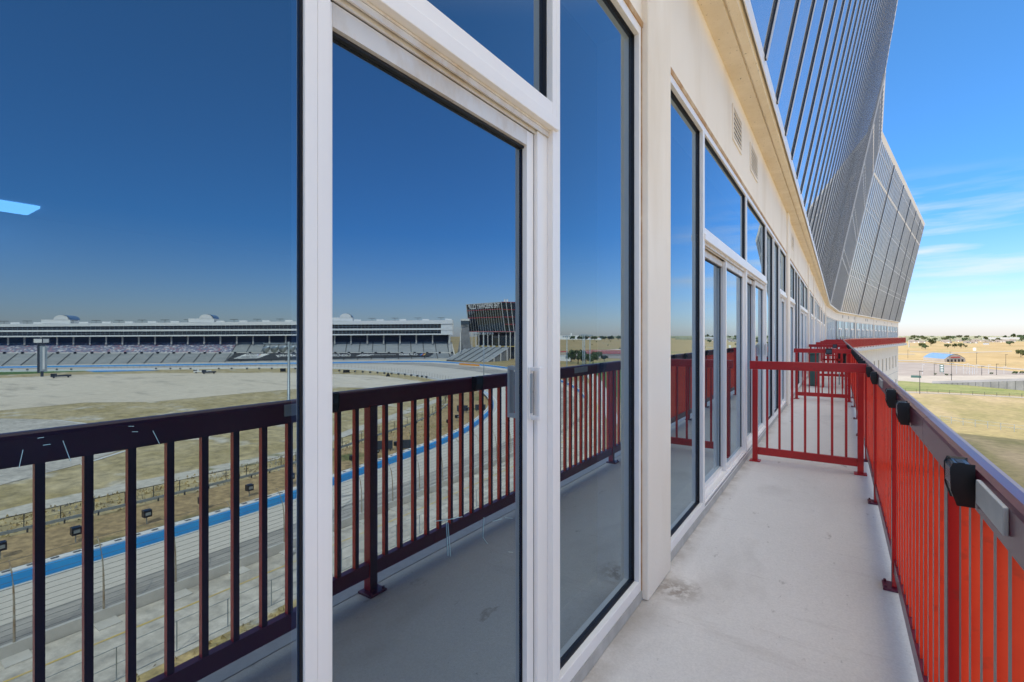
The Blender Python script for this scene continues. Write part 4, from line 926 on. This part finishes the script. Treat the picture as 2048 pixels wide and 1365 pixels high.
# distant woods masses
def woods(name, pts, h, m='farwood', mirror=False):
    f = RV if mirror else bear; mb = MB(); rn = random.Random(2)
    for (px0, px1, py, hh) in pts:
        px = px0
        while px < px1:
            p = f(px, py+rn.uniform(-.3,.3)); d = dep(py); w = rn.uniform(3,7)*d/F; h2 = hh*d/F*rn.uniform(.6,1.1)
            n = 7; b = len(mb.v); mb.v.append(p+Vector((0,0,h2)))
            for j in range(n): a = 6.28*j/n; mb.v.append(p+Vector((math.cos(a)*w*.55, math.sin(a)*w*.55, h2*rn.uniform(.55,.85))))
            for j in range(n): a = 6.28*j/n; mb.v.append(p+Vector((math.cos(a)*w*.62, math.sin(a)*w*.62, 0)))
            for j in range(n): mb.f.append((b,b+1+j,b+1+(j+1)%n)); mb.f.append((b+1+j,b+1+n+j,b+1+n+(j+1)%n,b+1+(j+1)%n))
            px += rn.uniform(1.2,3.2)
    return tag(mb.build(name, m), kind='stuff')
woods('distant_woods', [(1800,2150,675.2,3.2),(1800,2150,677.2,3.6),(1800,2150,679.6,3.8),(1800,2150,683.0,3.6)], 0)
woods('distant_woods', [(1050,1700,674.8,2.6),(1060,1700,676.8,3.2)], 0, 'farwood', True)
# ================================================================== DIRECT VIEW: fields, car park, hall
def dsheet(name, pts, z, m): return sheet(name, [bear(*p)[:2] for p in pts], z, m)
dsheet('lawn', ((1700,790),(1790,764),(1860,768),(1935,770),(2048,783),(2200,800),(2500,900),(2400,2500),(1500,2500),(1600,900)), .05, 'lawn')
M['lawng'] = mat('watered_lawn', (.155,.185,.05), .95, c2=(.24,.235,.09), scale=.06, detail=10, fine=(.6,.2))
dsheet('green_strip', ((1770,766),(1806,763),(1860,767.5),(1936,771),(2048,782),(2300,800),(2300,812),(2048,791.5),(1800,782),(1740,782)), .07, 'lawng')
dsheet('footpath', ((1740,782.5),(1810,784),(1930,789),(2048,795.5),(2300,812),(2300,818),(2048,797.6),(1930,791),(1810,786.5),(1740,785)), .09, 'road')
dsheet('car_park', ((1700,721),(1806,725),(1851,726),(2048,745.5),(2400,775),(2400,795),(2048,752.5),(1700,753)), .05, 'parking')
dsheet('access_road', ((1700,719.5),(1806,720.8),(1846,722),(1931,729.5),(2048,738.5),(2400,760),(2400,764),(2048,741),(1931,731.3),(1846,723.8),(1806,722.6),(1700,721.2)), .07, 'road')
dsheet('entrance_road', ((1700,752.5),(1930,752.5),(2048,751),(2300,752),(2300,765),(2048,762),(1985,763),(1863,767.5),(1805,763),(1700,766)), .06, 'road')
dsheet('entrance_road', ((1820,703.2),(1900,706),(2024,702.4),(2024,703.6),(1900,707.2),(1820,704.3)), .06, 'road')
dsheet('entrance_road', ((1700,708),(1830,708.6),(1830,709.6),(1700,709.2)), .06, 'road')
# retaining wall of the entrance ramp
rw_ = thing('retaining_wall', 'grey concrete retaining wall below the curving entrance road', 'wall', bear(1930,772))
a = [bear(1863,768), bear(1936,772), bear(2048,782.5), bear(2300,800)]; hs = [.2, 1.5, 4.1, 5.4]; mb = MB()
for p, h in zip(a, hs): mb.v += [Vector((p.x,p.y,GZ)), Vector((p.x,p.y,GZ+h)), Vector((p.x+2,p.y+14,GZ+h)), Vector((p.x+2,p.y+14,GZ))]
for i in range(3): k = 4*i; mb.f += [(k,k+4,k+5,k+1),(k+1,k+5,k+6,k+2),(k+2,k+6,k+7,k+3)]
mb.build('concrete_face', 'wallgrey', rw_)
for i in range(3):
    for k in range(7):
        q0 = a[i].lerp(a[i+1], k/7); h = hs[i]+(hs[i+1]-hs[i])*k/7; MB().bar((q0.x,q0.y-.1,GZ),(q0.x,q0.y-.1,GZ+h),.12).build('panel_joint', 'stair', rw_)
def pole(px, py, ptop, label, m='fenced', group='thin lamp posts around the car park', w=.22):
    p = bear(px, py); d = dep(py); h = (py-ptop)*d/F; t = thing('lamp_post', label, 'lamp post', p, group)
    MB().tube([p, p+Vector((0,0,h))], [w*.6,w*.4], 6).build('pole', m, t); MB().box(p.x-.2,p.x+1.0,p.y-.25,p.y+.25,p.z+h-.25,p.z+h-.05).build('lamp_head', m, t)
for px, py, tp in ((1868.5,752,728),(1903,762,726),(1953,729,706),(1963.5,752,733),(1993,751,728),(2011.5,734,709),(1839.5,789,742),(1815.7,717,700),(1900,730,704)):
    pole(px, py, tp, {1839.5:'lone lamp post by the lawn footpath close to the end of the building',1815.7:'short lamp post in the field right beside the end of the building',2011.5:'lamp post beyond the car park nearest the broad oak'}.get(px,'thin dark lamp post standing around the car park'))
for k, px in enumerate((1845,1913,1927,1934,1939,1945,1949,1954,1977,2008)): pole(px, 750+rr.uniform(-2,2), 730+rr.uniform(-3,4), 'pale slim lamp post in the row inside the car park', 'plate', 'pale slim posts in the car park', .18)
# black fence along the path, chain link fence on the lawn
def lfence(name, pa, pb, n, h, m, label, rails):
    t = thing(name, label, 'fence', pa)
    for k in range(n+1): q = pa.lerp(pb, k/n); MB().bar(q, q+Vector((0,0,h)), .09).build('post', m, t)
    for z in rails: MB().bar(pa+Vector((0,0,z)), pb+Vector((0,0,z)), .05).build('rail', m, t)
lfence('path_fence', bear(1790,784), bear(2150,801), 15, 1.5, 'fenced', 'black metal fence following the pale footpath across the lawn', (.2,.8,1.45))
lfence('lawn_fence', bear(1880,846), bear(2180,885), 11, 1.8, 'galv', 'pale chain-link fence crossing the tan lawn before the building shadow', (.1,1.0,1.75))
# blue roofed hall
hall = thing('arched_hall', 'low hall with a curved blue metal roof and arched end wall beyond the car park', 'hall', bear(1905,724))
fl_, fr_, bl_ = bear(1889,724.5), bear(1931,724), bear(1846,720.5); ax = (bl_-fl_); n = 10; H0 = 2.6; Hr = 5.4
mbr = MB(); mbf = MB()
for o in (Vector((0,0,0)), ax):
    for i in range(n+1):
        k = i/n; q = fl_.lerp(fr_, k)+o; mbr.v.append(q+Vector((0,0,H0+Hr*math.sin(math.pi*k)*.72)))
mbr.f = [(i,i+1,n+2+i,n+1+i) for i in range(n)]; mbr.build('curved_roof', 'blueroof', hall)
for i in range(n+1): k = i/n; q = fl_.lerp(fr_, k)*1.0; mbf.v.append(q+Vector((0,0,H0-.3+Hr*math.sin(math.pi*k)*.70)))
mbf.v += [Vector((fr_.x,fr_.y,GZ)), Vector((fl_.x,fl_.y,GZ))]; mbf.f = [tuple(range(n+3))]; mbf.build('arched_end_wall', 'housew', hall)
MB().poly([fl_, fl_+ax, fl_+ax+Vector((0,0,H0)), fl_+Vector((0,0,H0))]).build('side_wall', 'housew', hall)
for k in range(5): q = fl_.lerp(fr_, .15+.17*k)+Vector((0,-.3,0)); MB().box(q.x-.9,q.x+.9,q.y-.1,q.y+.05,GZ,GZ+2.2).build('window', 'ribbon', hall)
MB().bar(fl_.lerp(fr_,.30)+Vector((0,-.4,3.9)), fl_.lerp(fr_,.74)+Vector((0,-.4,3.9)), .1, .8).build('sign_strip', 'redtrim', hall)
# green and white sign, small sign, water tower stub, utility cabinet
p = bear(1883.5,749); t = thing('roadside_sign', 'tall narrow green and white sign at the car park entrance', 'sign', p)
MB().box(p.x-.9,p.x+.9,p.y-.2,p.y+.2,GZ+1.2,GZ+5.6).build('panel', 'greenbox', t)
for k in range(4): MB().box(p.x-.6,p.x+.6,p.y-.23,p.y-.205,GZ+1.7+k,GZ+2.2+k).build('white_square', 'whitehot', t)
for a in (-.7,.7): MB().bar((p.x+a,p.y,GZ),(p.x+a,p.y,GZ+1.2),.15).build('leg', 'galv', t)
p = bear(1949,703); t = thing('white_sign', 'plain white upright sign in the dry field', 'sign', p); MB().box(p.x-1.6,p.x+1.6,p.y-.3,p.y+.3,GZ+1,GZ+5).build('panel', 'whitehot', t); MB().bar(p,p+Vector((0,0,1)),.5).build('leg', 'galv', t)
p = bear(1818,695); t = thing('concrete_pylon', 'short thick concrete pylon in the field beside the end of the far railing', 'pylon', p); MB().tube([p,p+Vector((0,0,12))],[1.0,.9],10).build('shaft', 'curb', t); MB().tube([p+Vector((0,0,12)),p+Vector((0,0,13))],[1.3,1.3],10).build('cap', 'curb', t)
p = bear(1832,756.5); t = thing('utility_cabinet', 'low grey-green utility cabinet on the entrance road verge', 'cabinet', p); MB().box(p.x-2,p.x+2,p.y-.6,p.y+.6,GZ+.1,GZ+1.3).build('body', 'greenbox', t); MB().box(p.x-2.1,p.x+2.1,p.y-.7,p.y+.7,GZ,GZ+.1).build('base', 'curb', t)
# distant houses
hp = thing('house', 'distant tan house with brown roof among the trees', 'house', (0,0,GZ), 'distant houses beyond the dry field')
hw = MB().box(-7,7,-5,5,GZ,GZ+3.4).build('walls', 'housew', hp)
MB().box(-4,-2.6,-5.05,-5.0,GZ+1,GZ+2.4).build('window', 'ribbon', hw); MB().box(2,4.8,-5.05,-5.0,GZ,GZ+2.4).build('garage_door', 'whitehot', hw)
rf = MB(); rf.v = [Vector(v) for v in ((-7.6,-5.6,GZ+3.4),(7.6,-5.6,GZ+3.4),(7.6,5.6,GZ+3.4),(-7.6,5.6,GZ+3.4),(-3,0,GZ+6.6),(3,0,GZ+6.6))]; rf.f = [(0,1,5,4),(1,2,5),(2,3,4,5),(3,0,4),(3,2,1,0)]; rf.build('roof', 'roofbr', hp)
hp.location = bear(1846,686)
for k in range(44): dup(hp, bear(rr.uniform(1822,2070), rr.uniform(681.0,687.5)), rr.uniform(-.6,.6), rr.uniform(.9,1.25))
# far pale warehouses / blue-grey shed
def shed(p0, p1, h, m, rm, label, deep=30, mirror=False):
    t = thing('warehouse', label, 'warehouse', p0); d = Vector((p0.x,p0.y,0)).normalized()*deep
    MB().hexa([p0,p1,p1+d,p0+d],[v+Vector((0,0,h)) for v in (p0,p1,p1+d,p0+d)]).build('walls', m, t)
    MB().hexa([v+Vector((0,0,h)) for v in (p0,p1,p1+d,p0+d)],[v+Vector((0,0,h*1.15)) for v in (p0,p1,p1+d,p0+d)]).build('roof', rm, t)
shed(bear(1966,690), bear(1978,690), 4, 'white', 'navy', 'dark roofed shed in the dry field below the houses')
shed(bear(1965,680.5), bear(2060,680.5), 12, 'white', 'white', 'long pale flat building on the horizon at the right')
shed(RV(1118,679.5), RV(1162,679.5), 20, 'whitehot', 'whitehot', 'long white warehouse beyond the tan field, left of the red roofed one', 60)
shed(RV(1160,680), RV(1204,680), 11, 'whitehot', 'redtrim', 'white warehouse with a red roof beyond the tan field', 40)
shed(RV(1141,679), RV(1144,679), 34, 'whitehot', 'whitehot', 'narrow white silo rising beside the long white warehouse', 10)
shed(RV(1100,722), RV(1142,723), 4.0, 'white', 'plate', 'low white building left of the dense green tree', 10); shed(RV(1100,712), RV(1136,712), 4, 'housew', 'redtrim', 'low brown building with a red edge behind the white one', 14)
# things beyond the turn seen in the glass
def msheet(name, pts, z, m): return sheet(name, [RV(*p)[:2] for p in pts], z, m)
msheet('parking_lot', ((1120,706),(1320,700),(1320,712),(1250,718),(1150,716)), .05, 'parking'); msheet('service_road', ((1160,703.2),(1245,698.5),(1330,694),(1330,695),(1250,700),(1160,704.4)), .06, 'paleconc')
msheet('green_strip', ((1176,742),(1250,732),(1262,731),(1262,790),(1250,800),(1215,790),(1190,760)), .05, 'green')
msheet('entrance_road', ((1165,745),(1185,742),(1205,765),(1225,800),(1240,850),(1215,850),(1205,805),(1190,775)), .08, 'paleconc')
wp = None
for r_ in range(5):
    for k in range(15):
        p = RV(1170+k*6.6+r_*1.8, 704.6+r_*1.9)
        if wp is None:
            wp = thing('canopy', 'small red and white striped canopy in the packed rows beyond the turn', 'canopy', p, 'red and white canopies in rows')
            MB().box(p.x-2.2,p.x+2.2,p.y-2.4,p.y+2.4,GZ+2.6,GZ+2.9).build('red_cover', 'redw', wp); MB().box(p.x+2.25,p.x+4.2,p.y-2.4,p.y+2.4,GZ+2.3,GZ+2.6).build('white_cover', 'whitehot', wp)
            for a, b in ((-2,-2.2),(4,-2.2),(-2,2.2),(4,2.2)): MB().bar((p.x+a,p.y+b,GZ),(p.x+a,p.y+b,GZ+2.6),.15).build('leg', 'galv', wp)
        else: dup(wp, p)
# a few dry weeds near the perimeter fence are part of the scrub (uncountable)
wd = MB(); rn = random.Random(9)
for _ in range(5200):
    x = rn.uniform(22,36) if rn.random() < .6 else rn.uniform(60,76); yy = rn.uniform(-15,95)
    if x > 40: x = rn.uniform(73,82)
    h = rn.uniform(.15,.5); a = rn.uniform(0,6.28); c = Vector((x,yy,GZ+.03)); dx = Vector((math.cos(a),math.sin(a),0))*rn.uniform(.05,.28)
    wd.poly([c-dx, c+dx, c+Vector((rn.uniform(-.15,.15),rn.uniform(-.15,.15),h))])
tag(wd.build('dry_weeds', 'nearg'), kind='stuff')
# ================================================================== SKY, SUN, CAMERA
SE_, SA = R(47.5), None
sd = Vector((-.53,-.85,0)).normalized()       # horizontal direction toward the sun
sv = Vector((sd.x*math.cos(SE_), sd.y*math.cos(SE_), math.sin(SE_)))
w = bpy.data.worlds.new('World'); scn.world = w; w.use_nodes = True; t = w.node_tree; N = t.nodes; L = t.links; bg = N['Background']
sky = N.new('ShaderNodeTexSky'); sky.sky_type = 'NISHITA'; sky.sun_disc = False; sky.sun_elevation = SE_; sky.sun_rotation = math.atan2(sd.x, sd.y); sky.altitude = 150; sky.air_density = 1.0; sky.dust_density = .5; sky.ozone_density = 2.2
tc = N.new('ShaderNodeTexCoord'); mp = N.new('ShaderNodeMapping'); mp.inputs['Scale'].default_value = (1.6,1.6,15); mp.inputs['Rotation'].default_value = (.05,.10,0); L.new(tc.outputs['Generated'], mp.inputs['Vector'])
no = N.new('ShaderNodeTexNoise'); no.inputs['Scale'].default_value = 2.6; no.inputs['Detail'].default_value = 9; no.inputs['Roughness'].default_value = .55; L.new(mp.outputs[0], no.inputs['Vector'])
cr = N.new('ShaderNodeValToRGB'); cr.color_ramp.elements[0].position = .44; cr.color_ramp.elements[1].position = .68; L.new(no.outputs['Fac'], cr.inputs[0])
sp = N.new('ShaderNodeSeparateXYZ'); L.new(tc.outputs['Generated'], sp.inputs[0])
er = N.new('ShaderNodeValToRGB'); e = er.color_ramp.elements; e[0].position = .03; e[0].color = (0,0,0,1); e[1].position = .10; e[1].color = (1,1,1,1)
for q, c in ((.19,1),(.26,.0)): x = e.new(q); x.color = (c,c,c,1)
L.new(sp.outputs['Z'], er.inputs[0])
ar = N.new('ShaderNodeValToRGB'); e = ar.color_ramp.elements; e[0].position = .93; e[0].color = (0,0,0,1); e[1].position = .98; e[1].color = (1,1,1,1); L.new(sp.outputs['Y'], ar.inputs[0])
m1 = N.new('ShaderNodeMath'); m1.operation = 'MULTIPLY'; L.new(cr.outputs[0], m1.inputs[0]); L.new(er.outputs[0], m1.inputs[1])
m2 = N.new('ShaderNodeMath'); m2.operation = 'MULTIPLY'; L.new(m1.outputs[0], m2.inputs[0]); L.new(ar.outputs[0], m2.inputs[1])
m3 = N.new('ShaderNodeMath'); m3.operation = 'MULTIPLY'; m3.inputs[1].default_value = .75; L.new(m2.outputs[0], m3.inputs[0])
SKYS = .115
mx = N.new('ShaderNodeMixRGB'); mx.inputs['Color2'].default_value = (.95/SKYS,.97/SKYS,1/SKYS,1); L.new(m3.outputs[0], mx.inputs['Fac']); gn = N.new('ShaderNodeMixRGB'); gn.blend_type = 'MULTIPLY'; gn.inputs['Fac'].default_value = 1; gr_ = N.new('ShaderNodeValToRGB'); gr_.color_ramp.elements[0].position = .0; gr_.color_ramp.elements[0].color = (.39,.38,.47,1)
gx = gr_.color_ramp.elements.new(.09); gx.color = (.33,.40,.51,1); gr_.color_ramp.elements[1].position = .55; gr_.color_ramp.elements[1].color = (.26,.51,.68,1)
gq = gr_.color_ramp.elements.new(.20); gq.color = (.17,.37,.58,1)
gh = gr_.color_ramp.elements.new(.85); gh.color = (.5,.6,.7,1)
sc3 = N.new('ShaderNodeVectorMath'); sc3.operation = 'SCALE'; sc3.inputs['Scale'].default_value = 3.2; L.new(sp.outputs['Z'], gr_.inputs[0]); L.new(gr_.outputs[0], sc3.inputs[0]); L.new(sc3.outputs[0], gn.inputs['Color2']);  L.new(sky.outputs[0], gn.inputs['Color1']); L.new(gn.outputs[0], mx.inputs['Color1'])
zr = N.new('ShaderNodeMapRange'); zr.interpolation_type = 'SMOOTHSTEP'; zr.inputs['From Min'].default_value = .54; zr.inputs['From Max'].default_value = .80; L.new(sp.outputs['Z'], zr.inputs['Value'])
top_glow = N.new('ShaderNodeMixRGB'); top_glow.inputs['Color2'].default_value = (2.0/SKYS,1.9/SKYS,1.75/SKYS,1); L.new(zr.outputs[0], top_glow.inputs['Fac']); L.new(mx.outputs[0], top_glow.inputs['Color1'])   # added overhead glow, outside the view, to brighten the shaded balcony
L.new(top_glow.outputs[0], bg.inputs['Color']); bg.inputs['Strength'].default_value = SKYS
sl = bpy.data.lights.new('sun', 'SUN'); sl.energy = 5.0; sl.angle = R(.53); sl.color = (1,.92,.80); so = bpy.data.objects.new('sun', sl); COL.objects.link(so)
so.rotation_euler = (-sv).to_track_quat('-Z','Y').to_euler()
cd = bpy.data.cameras.new('camera'); cam = bpy.data.objects.new('camera', cd); COL.objects.link(cam); scn.camera = cam
cd.sensor_width = 36; cd.lens = F/2048*36; cd.clip_start = .05; cd.clip_end = 20000
cam.location = (0,0,0); cam.rotation_euler = (R(90), 0, TH); cd.shift_y = (HY-682.5)/2048
scn.view_settings.view_transform = 'Standard'; scn.view_settings.look = 'None'; scn.view_settings.exposure = 0
scn.cycles.max_bounces = 10; scn.cycles.glossy_bounces = 6; scn.cycles.transparent_max_bounces = 12
